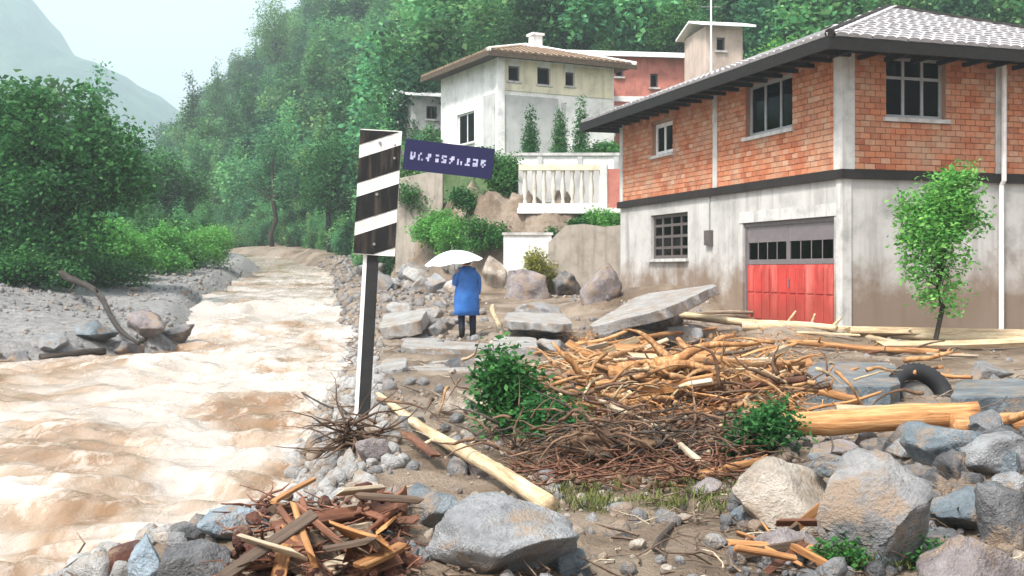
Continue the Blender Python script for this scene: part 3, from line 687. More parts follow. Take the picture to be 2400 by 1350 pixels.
def tile_shape(W=.28, L=.44, h=.04, n=5):
    mb = MB(); vs = []
    for y, zo in ((0, .04), (L, .0)):
        for i in range(n + 1):
            t = math.pi * i / n; vs.append((-W / 2 * math.cos(t), y, zo + h * math.sin(t)))
    fs = [(i, i + 1, n + 2 + i, n + 1 + i) for i in range(n)]
    vs += [(-W / 2, 0, -.005), (W / 2, 0, -.005)]; b_ = 2 * (n + 1); fs.append(tuple([b_] + list(range(n + 1)) + [b_ + 1])); return mb.add(vs, fs)
ts = tile_shape(); tmesh = ts.mesh('roof_tile'); tmesh.materials.append(M['tile_grey'])
ang = math.atan(SL); step = .36; rows = int(hw / math.cos(ang) / step); nt_ = 0; rest = MB(); rt = random.Random(9)
for r in range(rows):
    dy = r * step * math.cos(ang); ins = dy
    n = int((ex1 - ex0 - 2 * ins) / .29)
    for i in range(n):
        x = ex0 + ins + .145 + (ex1 - ex0 - 2 * ins - n * .29) / 2 + i * .29
        Mx = Matrix.Translation((x + rt.uniform(-.012, .012), ey0 + dy - .03, ez + dy * SL + .012)) @ Matrix.Rotation(ang, 4, 'X') @ Matrix.Rotation(rt.uniform(-.03, .03), 4, 'Z')
        if nt_ < 299 and x < 7.2:
            o = bpy.data.objects.new('roof_tile', tmesh); C.objects.link(o); o.parent = roof; o.matrix_local = Mx; nt_ += 1
        else: rest.add([Mx @ Vector(p) for p in ts.v], ts.f)
for r in range(rows):
    dx = r * step * math.cos(ang); n = int((ey1 - ey0 - 2 * dx) / .29)
    for i in range(n):
        y = ey0 + dx + .145 + i * .29
        Mx = Matrix.Translation((ex0 + dx - .03, y, ez + dx * SL + .012)) @ Matrix.Rotation(-math.pi / 2, 4, 'Z') @ Matrix.Rotation(ang, 4, 'X') @ Matrix.Rotation(rt.uniform(-.03, .03), 4, 'Z')
        rest.add([Mx @ Vector(p) for p in ts.v], ts.f)
tag(obj('roof_tiling', rest, M['tile_grey'], roof), kind='stuff')
hipm = MB()
for a, b_ in (((ex0, ey0, ez), (rx_, r0, rz_)), ((ex1, ey0, ez), (rx_, r0, rz_)), ((rx_, r0, rz_), (rx_, r1, rz_))):
    hipm.tube([Vector(a) + Vector((0, 0, .05)), Vector(b_) + Vector((0, 0, .05))], .1, 8)
obj('hip_capping', hipm, M['slabdark'], roof)

# ------------------------------------------------------------------ houses and walls behind
def gable_house(name, label, corner, rz, W, L, H, parts, wallm, roofm, rise=.9, ov=.5, extra=None):
    h = thing(name, label, 'house', corner, rz)
    holes_f = [p[1:5] for p in parts if p[0] == 'front']; holes_s = [p[1:5] for p in parts if p[0] == 'side']
    obj('front_wall', wall_mesh('front', 0, W, -1.5, H, holes_f), wallm, h); obj('side_wall', wall_mesh('side', .244, L, -1.5, H, holes_s), wallm, h)
    obj('back_wall', MB().box((W - .24, .25, -1.5), (W - .002, L, H)).box((.25, L - .24, -1.5), (W - .25, L - .002, H)), wallm, h)
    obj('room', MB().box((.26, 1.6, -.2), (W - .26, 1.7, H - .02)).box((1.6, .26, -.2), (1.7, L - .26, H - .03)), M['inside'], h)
    for p in parts: window(p[0], *p[1:5], p[5], p[6], p[7], h, curtain=p[8] if len(p) > 8 else None, fw=.07)
    return h
def pitched(h, x0, x1, y0, y1, z, rise, axis, m, th=.1, under=None):
    """two-slope roof over a rectangle; ridge along 'x' or 'y'; gables filled by the wall builder"""
    mb = MB()
    if axis == 'x':
        ym = (y0 + y1) / 2; pr = [(y0, z), (ym, z + rise), (y1, z), (y1, z - th), (ym, z + rise - th), (y0, z - th)]
        vs = [(x0, a, b_) for a, b_ in pr] + [(x1, a, b_) for a, b_ in pr]
    else:
        xm = (x0 + x1) / 2; pr = [(x0, z), (xm, z + rise), (x1, z), (x1, z - th), (xm, z + rise - th), (x0, z - th)]
        vs = [(a, y0, b_) for a, b_ in pr] + [(a, y1, b_) for a, b_ in pr]
    mb.add(vs, [(0, 1, 7, 6), (1, 2, 8, 7), (3, 4, 10, 9), (4, 5, 11, 10), (5, 0, 6, 11), (2, 3, 9, 8), (0, 5, 4, 1), (1, 4, 3, 2), (6, 7, 10, 11), (7, 8, 9, 10)])
    return obj('roof', mb, m, h)
# white house on the terrace
c0 = at(1168, 400, 50); WZ = 5.2
wh = gable_house('terrace_house', 'white house with brown tiled hip roof on the terrace behind the sign', (c0.x, 50, WZ), R(27), 6.2, 6.6, 5.85,
    [('front', .5, 1.1, 4.75, 5.45, (), (), M['frame_dark']), ('front', 2.0, 2.7, 4.7, 5.5, (), (), M['frame_dark']), ('front', 3.5, 4.0, 4.75, 5.4, (), (), M['frame_dark']),
     ('side', 2.6, 4.6, 2.2, 3.7, (.5,), (), M['frame_white'], [(.55, 1, 0, 1)])], M['white'], M['tile_brown'])
for a, b_ in ((.285, .5), (1.1, 2.0), (2.7, 3.5), (4.0, 6.1)): obj('cream_panel', MB().box((a, -.03, 4.6), (b_, -.004, 5.7)), M['cream'], wh)
obj('front_panel', MB().box((.32, -.05, .8), (3.1, -.004, 4.1)), M['greywall'], wh); obj('side_strip', MB().box((3.3, -.06, 1.2), (3.5, -.004, 3.9)), M['concrete'], wh)  # pale grey panel set on the front wall
obj('upper_band', MB().box((.285, -.05, 4.3), (6.1, -.004, 4.6)), M['cream'], wh); obj('corner_pier', MB().box((-.1, -.1, -1), (.28, -.004, 5.7)), M['white'], wh)
obj('parapet', MB().box((.3, -.13, -.3), (6.1, -.07, .7)), M['white'], wh)
obj('side_panel', MB().box((-.05, .3, .2), (-.004, 1.5, 4.2)), M['greywall'], wh)
x0, x1, y0, y1, ze, rs = -.85, 7.0, -.75, 7.2, 5.88, 1.25; hw2 = (x1 - x0) / 2; xm = (x0 + x1) / 2
rf = obj('roof', MB().add([(x0, y0, ze), (x1, y0, ze), (x1, y1, ze), (x0, y1, ze), (xm, y0 + hw2, ze + rs), (xm, y1 - hw2, ze + rs)], [(0, 1, 4), (1, 2, 5, 4), (2, 3, 5), (3, 0, 4, 5)]), M['tile_brown'], wh)
obj('soffit', MB().box((x0 + .02, y0 + .02, ze - .1), (x1 - .02, y1 - .02, ze - .03)), M['soffit_brown'], rf); obj('fascia', MB().box((x0 - .03, y0 - .03, ze - .22), (x1 + .03, y0, ze - .01)).box((x0 - .03, y0 + .003, ze - .22), (x0, y1, ze - .01)), M['soffit_brown'], rf)
mb = MB(); ts2 = tile_shape(.3, .5, .07); an2 = math.atan2(rs, hw2)
for r in range(8):
    ins = r * .42 * math.cos(an2)
    for L_, rot_, org in ((x1 - x0, 0, lambda u: (x0 + u, y0 + ins - .03)), (y1 - y0, -math.pi / 2, lambda u: (x0 + ins - .03, y0 + u))):
        n = int((L_ - 2 * ins) / .315)
        for i in range(n):
            X_, Y_ = org(ins + .16 + i * .315); Mx = Matrix.Translation((X_, Y_, ze + ins * rs / hw2 + .01)) @ Matrix.Rotation(rot_, 4, 'Z') @ Matrix.Rotation(an2, 4, 'X'); mb.add([Mx @ Vector(p) for p in ts2.v], ts2.f)
tag(obj('roof_tiling', mb, M['tile_brown'], rf), kind='stuff')
obj('ridge_capping', MB().tube([(xm, y0 + hw2, ze + rs + .05), (xm, y1 - hw2, ze + rs + .05)], .12, 8).tube([(x1, y0, ze + .06), (xm, y0 + hw2, ze + rs + .06)], .11, 8).tube([(x0, y0, ze + .06), (xm, y0 + hw2, ze + rs + .06)], .11, 8), M['whitepaint'], rf)
obj('chimney', MB().box((3.2, 2.6, 6.2), (3.7, 3.1, 7.6)).box((3.12, 2.52, 7.603), (3.78, 3.18, 7.72)), M['white'], rf)
# pink house
c1 = at(1392, 240, 55)
ph = gable_house('red_house', 'small faded red house with white trim between the white house and the brick house', (c1.x, 55, 8.9), R(8), 5.2, 5, 3.1,
    [('front', .15, .55, 1.9, 2.75, (), (), M['frame_dark']), ('front', 1.1, 1.5, 2.1, 2.85, (), (), M['frame_dark']), ('front', 2.9, 3.3, 1.6, 2.3, (), (), M['frame_dark'])], M['pink'], M['tile_grey'])
pitched(ph, -.9, 5.7, -.5, 5.5, 3.14, .75, 'x', M['whitepaint'])
obj('white_trim', MB().box((-.04, -.05, .85), (5.2, -.004, 1.12)).box((-.06, -.07, -1), (.12, .0, 3.05)).box((.62, -.05, 1.2), (.85, -.004, 3.05)), M['whitepaint'], ph)
obj('porch', MB().box((-.5, -.9, .3), (2.0, -.08, .5)).box((-.45, -.85, -1), (-.25, -.65, .3)).box((.7, -.85, -1), (.9, -.65, .3)).box((1.75, -.85, -1), (1.95, -.65, .3)), M['white'], ph)
# hut with a mast
c2 = at(1655, 150, 50); hz = tz(c2.x, 50)
hh = gable_house('hillside_hut', 'tan hut with a pale roof above the left end of the brick house', (c2.x, 50, 10.4), R(10), 1.75, 3, 2.0, [('front', .5, .9, .9, 1.5, (), (), M['frame_dark'])], M['tan'], M['white'])
obj('stilt', MB().box((.05, .05, -5), (.25, .25, -1.5)).box((1.5, .05, -5), (1.7, .25, -1.5)).box((.05, 2.6, -5), (.25, 2.9, -1.5)), M['concrete'], hh)
pitched(hh, -.35, 2.2, -.5, 3.3, 2.03, .5, 'x', M['whitepaint'])
an = thing('mast', 'thin white aerial mast beside the tan hut roof', 'mast', (c2.x + .1, 49.3, 8.0))
obj('pole', MB().tube([(0, 0, 0), (0, 0, 6.2)], [.06, .035], 8), M['whitepaint'], an)
for k, (z, l) in enumerate(((5.9, .55), (5.5, .75), (5.1, .9))): obj('aerial_rod', MB().tube([(-l / 2, 0, z), (l / 2, 0, z)], .02, 5), M['steel'], an)
# pale outbuilding left of the white house
c3 = at(965, 200, 58)
ob = gable_house('outbuilding', 'low outbuilding with a pale roof left of the white house', (c3.x, 58, 8.6), R(20), 2.4, 4, 1.9, [('front', .8, 1.4, .7, 1.4, (.5,), (), M['frame_dark'])], M['greywall'], M['white'])
pitched(ob, -.4, 2.8, -.5, 4.5, 1.94, .6, 'x', M['whitepaint'])
obj('footing', MB().box((.02, .02, -5), (2.38, 3.98, -1.505)), M['concrete'], ob)
obj('footing', MB().box((.02, .02, -5), (5.1, 4.9, -1.505)), M['concrete'], ph)
obj('footing', MB().box((.02, .02, -5), (6.1, 6.5, -1.505)), M['concrete'], wh)
ut = thing('utility_pole', 'grey utility pole standing in the woods above the white house chimney', 'pole', (at(1290, 60, 72).x, 72, tz(at(1290, 60, 72).x, 72)))
obj('pole', MB().tube([(0, 0, -.5), (0, 0, 9.5)], [.2, .13], 8), M['concrete'], ut); obj('crossarm', MB().box((-.9, -.08, 8.6), (.9, .06, 8.75)), M['concrete'], ut)
for x in (-.7, 0, .7): obj('insulator', MB().lathe([(0, 8.76), (.06, 8.76), (.08, 8.85), (.04, 8.95), (0, 8.97)], 8, Matrix.Translation((x, 0, 0))), M['whitepaint'], ut)

# terrace balcony with balusters
bc = thing('balcony', 'white balcony with balusters and a reddish end panel beside the brick house', 'balcony', (at(1222, 500, 39).x, 38.6, 3.3))
obj('slab', MB().box((-.15, -.6, -.05), (3.5, 1.2, .14)), M['white'], bc); obj('handrail', MB().box((-.1, -.52, 1.45), (3.0, -.3, 1.65)), M['cream'], bc); obj('bottom_rail', MB().box((-.1, -.5, .144), (3.0, -.32, .3)), M['white'], bc)
prof = [(.07, .3), (.07, .38), (.045, .45), (.1, .75), (.08, .95), (.045, 1.25), (.075, 1.35), (.075, 1.45)]
bal = smooth(MB().lathe(prof, 10).mesh('baluster')); bal.materials.append(M['cream_pale'])
for i in range(9):
    o = bpy.data.objects.new('baluster', bal); C.objects.link(o); o.parent = bc; o.location = (.12 + i * .33, -.41, 0)
obj('pier', MB().box((2.72, -.56, .144), (2.95, -.28, 1.72)), M['white'], bc); obj('end_panel', MB().box((3.0, -.5, .144), (3.48, -.3, 1.5)), M['pink'], bc)
obj('back_wall', MB().box((-.1, 1.0, .144), (3.45, 1.15, 1.6)), M['greywall'], bc); obj('support', MB().box((.3, -.3, -1.6), (.55, -.05, -.05)).box((2.9, -.3, -1.6), (3.15, -.05, -.05)), M['concrete'], bc)
tw_ = thing('terrace_wall', 'tall pale terrace wall behind the balcony, below the white house', 'wall', (at(1160, 400, 44).x, 44, 3.0))
obj('wall', MB().box((0, 0, -1), (5.0, 2.2, 2.86)), M['white'], tw_); obj('coping', MB().box((-.06, -.08, 2.863), (5.06, 2.25, 2.98)), M['concrete'], tw_)
for x in (.1, 1.7, 3.3, 4.75): obj('pilaster', MB().box((x, -.06, -1), (x + .2, -.004, 2.86)), M['greywall'], tw_)
rw = thing('retaining_wall', 'grey brown retaining wall beside the brick house corner below the balcony', 'wall', (1.2, 36, 0))
rp = [(0, .25), (.55, .05), (1.15, -.12), (1.8, -.3), (2.35, -.5)]; mb = MB(); tops = [2.2, 2.75, 2.8, 2.7, 2.75]; V = []
for (x, y), z in zip(rp, tops): V += [(x, y, -.8), (x, y - .05 + .12, z), (x + .1, y + .45, z), (x + .1, y + .45, -.8)]
mb.add(V, [(4 * i + j, 4 * i + 4 + j, 4 * i + 4 + (j + 1) % 4, 4 * i + (j + 1) % 4) for i in range(4) for j in range(4)] + [(0, 1, 2, 3), (19, 18, 17, 16)])
obj('wall', mb, M['earthwall'], rw)
w3 = thing('retaining_wall', 'grey brown retaining wall on the slope right of the striped marker', 'wall', (at(925, 560, 43).x, 43, 2.2))
obj('wall', MB().add([(0, .3, -1), (1.9, -.6, -1), (1.9, -.4, 3.0), (0, .5, 2.7), (0, 1, 2.7), (1.9, .2, 3.0), (0, 1, -1), (1.9, .2, -1)], [(0, 1, 2, 3), (3, 2, 5, 4), (1, 7, 5, 2), (0, 3, 4, 6), (6, 4, 5, 7)]), M['earthwall'], w3)
wl = thing('garden_wall', 'short white plastered wall below the balcony', 'wall', (at(1180, 600, 36.4).x, 36.6, 1.2))
obj('wall', MB().box((0, 0, -.6), (1.6, .25, 1.25)), M['white'], wl); obj('coping', MB().box((-.05, -.05, 1.253), (1.65, .3, 1.34)), M['concrete'], wl)
w2 = thing('garden_wall', 'low pale wall stub on the slope left of the white house', 'wall', (at(1050, 490, 44).x, 44, 3.4))
obj('wall', MB().box((0, 0, -1), (1.2, .25, .55)), M['white'], w2); obj('coping', MB().box((-.04, -.04, .553), (1.24, .29, .62)), M['concrete'], w2)
def place_shrub(px, py, d, rx, rz, leafm, label, seed, n=4000, size=.1, name='shrub', group=None, z=None):
    p = at(px, py, d); zz = tz(p.x, d) if z is None else z
    return tree(name, label, 'shrub', (p.x, d, zz), (p.x, d, zz + rz * .6), dome((p.x, d, zz + rz * .9), rx, rx * .9, rz, 9, seed, .42, -.6), n, size, M[leafm], M['bark'], .04, seed, group)
place_shrub(1020, 560, 41, 1.15, .95, 'leaf_bright', 'bright green round bush on the slope right of the striped marker', 501, 8000, .12)
place_shrub(1150, 500, 40, .9, 1.0, 'leaf_mid', 'mid green bush between the round bush and the balcony', 502, 6000, .12)
place_shrub(1065, 520, 39.2, .95, .85, 'leaf_bright', 'light green bush on the slope above the umbrella tip', 507, 6500, .11)
place_shrub(1130, 560, 37.6, .8, .7, 'leaf_mid', 'green bush low on the slope left of the short white wall', 508, 5000, .1)
place_shrub(1190, 460, 41.0, .7, .9, 'leaf_dark', 'dark green bush at the left end of the balcony', 509, 5000, .1)
place_shrub(980, 470, 43.5, .9, .9, 'leaf_mid', 'green bush in front of the wall beside the sign plate', 510, 5000, .11)
place_shrub(1300, 520, 37.2, .7, .45, 'leaf_dark', 'dark trailing plant hanging below the balcony slab', 511, 4000, .09)
place_shrub(1095, 560, 39.5, .6, .55, 'leaf_dark', 'small dark bush above the umbrella', 503, 3500, .1)
place_shrub(1265, 600, 35.9, .62, .75, 'leaf_yellow', 'yellow flowering bush in front of the short white wall', 504, 4000, .09)
place_shrub(1420, 560, 37.3, .65, .7, 'leaf_bright', 'bright green plant hanging down the bank by the brick house corner', 505, 4500, .1)
place_shrub(1360, 520, 37.6, .5, .4, 'leaf_mid', 'small green plant on the bank under the balcony', 506, 3000, .09)
for k, (px, h, lab) in enumerate(((1243, 1.6, 'leftmost of three slim evergreens on the terrace above the balcony'), (1312, 1.7, 'middle one of three slim evergreens on the terrace above the balcony'), (1362, 2.0, 'tallest and rightmost of three slim evergreens on the terrace above the balcony'))):
    p = at(px, 385, 44.8); z = 5.85
    cl = [(Vector((p.x, 44.8, z + .25 + h * i / 7)), (.3 * (1 - i / 9), .3 * (1 - i / 9), h * .13)) for i in range(8)]
    tree('evergreen_shrub', lab, 'shrub', (p.x, 44.8, z), (p.x, 44.8, z + h * .6), cl, 2600, .1, M['leaf_dark'], M['bark'], .04, 520 + k, 'upright evergreens on the terrace above the balcony')
for k, (px, d, rx, rz, lm, lab) in enumerate(((900, 52, 1.3, 1.1, 'leaf_mid', 'green bush on the slope behind the striped marker'), (1000, 54, 1.0, .9, 'leaf_forest', 'dull green bush between the outbuilding and the white house'), (1420, 46, .9, .7, 'leaf_mid', 'green bush behind the reddish end panel of the balcony'))):
    place_shrub(px, 500, d, rx, rz, lm, lab, 540 + k, 4500, .14)

# ------------------------------------------------------------------ young tree in front of the brick house
p = Vector((8.15, 21.0, tz(8.15, 21.0)))
cl = [(p + Vector(c), r) for c, r in (((.0, 0, 2.35), (.6, .5, .35)), ((-.35, .1, 2.75), (.4, .4, .3)), ((.35, 0, 2.8), (.45, .4, .35)), ((.1, .1, 3.15), (.38, .35, .3)), ((.42, 0, 3.35), (.25, .25, .22)), ((.6, .1, 2.45), (.35, .3, .25)), ((-.1, -.1, 2.0), (.5, .4, .22)), ((-.3, 0, 1.5), (.3, .3, .18)), ((.25, 0, 1.3), (.28, .25, .15)), ((-.45, .1, 2.2), (.3, .3, .25)), ((.2, 0, 1.7), (.4, .3, .15)), ((-.1, 0, 2.55), (.5, .45, .35)), ((.3, .1, 2.65), (.45, .4, .35)), ((.3, 0, 3.0), (.4, .35, .3)), ((.55, 0, 3.3), (.28, .25, .2)), ((-.2, 0, 1.15), (.3, .3, .16)), ((.15, 0, .95), (.25, .25, .14)), ((-.35, 0, 1.85), (.3, .3, .2)))]
tree('young_tree', 'slender young tree with bright leaves in front of the grey wall', 'tree', p, p + Vector((.05, .05, 2.1)), cl, 8200, .1, M['leaf_bright'], M['bark_dark'], .055, 71)

# ------------------------------------------------------------------ rocks
ICO = {}
def ico(n):
    if n not in ICO:
        bm = bmesh.new(); bmesh.ops.create_icosphere(bm, subdivisions=n, radius=1); bm.verts.ensure_lookup_table()
        ICO[n] = (np.array([v.co[:] for v in bm.verts]), np.array([[v.index for v in f.verts] for f in bm.faces])); bm.free()
    return ICO[n]
def rock_verts(n, seed, size, rough=.075, cuts=17):
    v, f = ico(n); r_ = np.random.default_rng(seed); v = v.copy()
    v = v * (1 + .22 * fbm(v[:, 0] * 1.1 + seed, v[:, 1] * 1.1, v[:, 2] * 1.1, seed, 2)[:, None])
    for k in range(cuts):
        nrm = r_.normal(size=3); nrm /= np.linalg.norm(nrm); h = r_.uniform(.46, .8); d = v @ nrm
        v = v - np.clip(d - h, 0, None)[:, None] * nrm * .98
    if n >= 3: v = v * (1 + rough * fbm(v[:, 0] * 3.3 + seed, v[:, 1] * 3.3, v[:, 2] * 3.3, seed + 3, 4, .55)[:, None])
    a = r_.uniform(0, 6.28); ca, sa = math.cos(a), math.sin(a)
    v = v / np.abs(v).max(0) if True else v
    v = np.stack([v[:, 0] * size[0], v[:, 1] * size[1], v[:, 2] * size[2]], 1)
    return v, f
def boulder(px, py, wpx, hpx, kind, label, seed, name='boulder', group=None, tilt=0., sink=.34, depth=1.0, z=None):
    """px,py: middle of the visible base; wpx,hpx: visible size in the photograph"""
    p = onground(px, py, z); s = p.y / F; W, Hh = wpx * s / 2, hpx * s
    v, f = rock_verts(4 if wpx > 60 else 3, seed, (W, W * depth, Hh * (1 + sink) / 2))
    m = np_mesh('boulder', v, f, True)
    o = obj(name, m, ROCK[kind], None, (p.x, p.y + W * depth * .6, p.z + Hh * (1 - sink) / 2)); o.rotation_euler = (0, tilt, 0)
    return tag(o, label, 'rock' if name != 'boulder' else 'boulder', group)
B = boulder
B(90, 1400, 270, 85, 'skyblue', 'pale blue stone in the bottom left corner', 983)
B(335, 1385, 110, 125, 'skyblue', 'upright pale blue stone near the bottom left corner', 984)
B(530, 1270, 190, 70, 'skyblue', 'flat pale blue stone behind the broken timber pile', 985)
B(455, 1372, 165, 125, 'dark', 'black wet rock between the pale blue stones at lower left', 986)
B(430, 1262, 90, 55, 'dark', 'small black rock at the water edge, lower left', 987)
B(1190, 1372, 420, 165, 'pale', 'large pale grey boulder at the bottom edge, right of centre-left debris', 901)
B(1010, 1225, 165, 95, 'blue', 'blue grey boulder just behind the large pale grey boulder', 902)
B(1345, 1350, 120, 85, 'blue', 'dark teal rock against the right side of the large pale grey boulder', 903)
B(1850, 1245, 260, 165, 'beige', 'beige speckled boulder leaning on the biggest grey boulder', 904)
B(2070, 1335, 290, 270, 'grey', 'biggest grey boulder, upright beside the beige speckled boulder', 905, depth=.8)
B(2000, 1130, 190, 60, 'blue', 'flat blue grey stone on top behind the biggest grey boulder', 906, z=-.02)
B(2225, 1120, 190, 105, 'blue', 'bluish angular rock below the thick log, left of the light slab of rock', 907)
B(2345, 1130, 170, 100, 'pale', 'light slab of rock under the right end of the thick log', 908)
B(2270, 1245, 170, 100, 'blue', 'bluish rock in the dark gap right of the biggest grey boulder', 909)
B(2380, 1285, 150, 150, 'dark', 'dark rock cut by the right edge of the picture', 910)
B(2180, 1165, 130, 60, 'dark', 'dark rock between the bluish angular rock and the biggest grey boulder', 975)
B(2300, 1180, 150, 55, 'dark', 'low black rock in the shade under the light slab of rock', 976)
B(1960, 1085, 130, 45, 'mauve', 'low brownish stone below the left end of the thick orange log', 977)
B(2090, 1065, 110, 40, 'dark', 'dark stone below the middle of the thick orange log', 978)
B(1620, 1230, 70, 28, 'beige', 'flat tan stone at the edge of the grass', 979)
B(1130, 1110, 80, 40, 'mauve', 'mauve stone beside the middle of the long pale log', 980)
B(1060, 985, 90, 40, 'beige', 'tan stone above the long pale log', 981)
B(960, 1010, 70, 35, 'grey', 'grey stone between the post and the long pale log', 982)
B(2310, 1380, 300, 135, 'mauve', 'brownish mauve boulder in the bottom right corner', 911)
B(2215, 1180, 90, 60, 'dark', 'small black rock wedged behind the bluish rock', 912)
B(1755, 1215, 85, 60, 'blue', 'small teal grey stone left of the beige speckled boulder', 913)
B(1850, 1335, 200, 95, 'mauve', 'dark mauve rock in the hollow below the beige speckled boulder', 914)
B(1600, 815, 95, 50, 'pale', 'pale grey block near the mud heap in front of the red door', 915)
B(1300, 835, 85, 50, 'pale', 'pale lavender stone behind the green bush', 916)
B(1260, 745, 130, 40, 'pale', 'flat white stone right of the person', 917)
B(1230, 700, 120, 70, 'mauve', 'brown mauve rock at the foot of the earth bank', 918)
B(1165, 680, 70, 80, 'beige', 'tan rock close behind the person', 919)
B(1330, 690, 70, 60, 'dark', 'dark rock in the earth bank below the balcony', 920)
B(870, 1100, 80, 60, 'mauve', 'mauve stone at the foot of the striped marker post', 921)
B(735, 1075, 60, 45, 'dark', 'black wet rock at the water edge left of the post', 922)
B(700, 985, 36, 30, 'dark', 'small black rock standing in the water left of the post', 923)
B(905, 1305, 90, 60, 'dark', 'dark stone between the broken red timber and the large pale boulder', 924)
B(950, 1335, 70, 50, 'blue', 'small blue stone touching the left side of the large pale boulder', 925)
B(2180, 910, 60, 40, 'blue', 'blue stone lying inside the tyre', 926)
B(2330, 900, 110, 45, 'grey', 'grey stone right of the half buried tyre', 927)
B(1500, 1290, 50, 25, 'beige', 'small tan stone alone on the mud flat', 928)
B(1680, 1290, 60, 35, 'pale', 'small pale stone beside the thin dark stick', 929)
B(880, 650, 110, 42, 'grey', 'grey rock on the far shore just right of the post', 930)
B(985, 660, 120, 50, 'grey', 'broad grey rock on the far shore left of the umbrella', 931)
for k, (px, py, wpx, hpx, kd, lab) in enumerate(((410, 805, 90, 45, 'dark', 'dark stone at the tip of the gravel bank'), (330, 790, 110, 55, 'mauve', 'mauve boulder on the gravel bank by the leaning branch'), (200, 800, 120, 50, 'blue', 'blue grey stone on the gravel bank above the black driftwood log'), (110, 825, 90, 40, 'pale', 'pale stone on the gravel bank left of the black driftwood log'), (30, 860, 80, 45, 'grey', 'grey stone at the left edge of the gravel bank'), (290, 840, 90, 40, 'grey', 'grey stone on the gravel bank right of the black driftwood log'))):
    B(px, py, wpx, hpx, kd, lab, 940 + k, group='stones on the gravel bank')
B(2370, 1085, 150, 60, 'dark', 'dark flat rock under the log at the right edge', 960)
B(2160, 1255, 110, 70, 'mauve', 'mauve rock touching the right side of the biggest grey boulder', 961)
B(2395, 1180, 120, 70, 'pale', 'pale rock half cut by the right edge of the picture', 962)
B(2180, 1060, 120, 45, 'grey', 'grey stone tucked right below the thick orange log', 963)
B(1985, 1270, 60, 110, 'pale', 'narrow upright pale stone in front of the biggest grey boulder', 964)
B(2205, 1320, 110, 70, 'grey', 'grey rock in front of the mauve rock at lower right', 965)
B(1660, 1160, 90, 45, 'mauve', 'low mauve stone at the right end of the grass', 966)
B(1560, 770, 120, 45, 'dark', 'dark rock added as shade in the hollow under the big tilted slab', 967)  # this and the next three: dark stones added to paint shade under the slabs
B(1470, 778, 90, 35, 'dark', 'small dark rock added as shade under the tip of the big tilted slab', 968)
B(1090, 860, 110, 30, 'dark', 'dark stone added as shade under the undercut paving slab', 969)
B(1240, 790, 110, 40, 'dark', 'dark stone added as shade in the hollow right of the person', 970)
B(600, 1330, 90, 45, 'mauve', 'mauve stone right of the black wet rock', 971)
B(280, 1345, 120, 75, 'redrock', 'dark red brown clod between two pale blue stones', 972)
B(1420, 700, 120, 90, 'mauve', 'brown rock bulging from the bank beside the house corner', 973)
B(1300, 640, 110, 60, 'beige', 'tan rock in the bank right of the yellow bush', 974)
rp_ = random.Random(17)
for k in range(30):
    px, py = rp_.uniform(2000, 2420), rp_.uniform(1040, 1340); wd = rp_.uniform(50, 110)
    B(px, py, wd, wd * rp_.uniform(.45, .8), rp_.choice(['dark', 'blue', 'dark', 'grey']), 'small angular grey stone packed between the boulders at lower right', 1000 + k, group='small stones packed between the lower right boulders')
for k in range(26):
    px, py = rp_.uniform(885, 1130), rp_.uniform(640, 790); wd = rp_.uniform(35, 80)
    B(px, py, wd, wd * rp_.uniform(.4, .7), rp_.choice(['slab', 'pale', 'grey']), 'pale broken stone on the washed out bank left of the person', 1040 + k, group='pale broken stones on the bank left of the person')
# uncounted rubble and gravel
def rubble(name, pts, smin, smax, material, seed, n=1, label=None):
    r_ = np.random.default_rng(seed); var = [rock_verts(n, seed + k, (1, 1, 1), cuts=7) for k in range(8)]
    V = []; Fc = []; b_ = 0; sz = smin * (smax / smin) ** (r_.random(len(pts)) ** 2.2)
    for i, (x, y, z) in enumerate(pts):
        v, f = var[i % 8]; a = r_.uniform(0, 6.28, 3); Rm = np.array(Euler(a).to_matrix())
        V.append((v * sz[i] * r_.uniform(.6, 1.1, 3)) @ Rm.T + (x, y, z + sz[i] * .15)); Fc.append(f + b_); b_ += len(v)
    return tag(obj(name, np_mesh(name, np.concatenate(V), np.concatenate(Fc)), material), label, 'rubble', kind='stuff')
def scatter(n, xr_, yr_, seed, dens):
    r_ = np.random.default_rng(seed); x = r_.uniform(*xr_, n); y = np.exp(r_.uniform(math.log(yr_[0]), math.log(yr_[1]), n)); k = r_.random(n) < dens(x, y)
    x, y = x[k], y[k]; return np.stack([x, y, terrain(x, y)], 1)
onbank = lambda x, y: (x > xr(y) - .5)
inh = lambda x, y: ~(((x - HX) * .9537 + (y - HY) * .3006 > -.1) & (-(x - HX) * .3006 + (y - HY) * .9537 > -.1))
dens = lambda x, y: onbank(x, y) * inh(x, y) * (np.abs(x) < .52 * y + .6) * np.clip(.35 + 1.1 * fbm(x * .5, y * .5, s=88, o=3), .06, 1)
rubble('rubble', scatter(9000, (-5, 13), (4.6, 35), 1, dens), .012, .13, ROCK['grey'], 7, 2, 'loose grey stones strewn over the mud')
rubble('rubble', scatter(9000, (-5, 13), (4.6, 35), 2, dens), .012, .09, ROCK['beige'], 8, 2, 'loose tan stones strewn over the mud')
gd_ = lambda x, y: (xl(y) - x > -.6) * (xl(y) - x < 6.5) * np.clip(.55 + .8 * fbm(x * .4, y * .4, s=66, o=3), .1, 1)
rubble('gravel', scatter(15000, (-22, -6), (15, 60), 3, gd_), .02, .12, ROCK['grey'], 9, 2, 'grey stones covering the gravel bank on the left')
bd = lambda x, y: (np.abs(x - xr(y) - .1) < .55) * 1.
rubble('rubble', scatter(9000, (-5, 0), (5, 30), 4, bd), .02, .13, ROCK['slab'], 10, 2, 'pale broken stones along the water edge')
fs_ = lambda x, y: ((x - xr(y) > -.6) & (x - xr(y) < 3.5) & (y > 28)) * 1. 
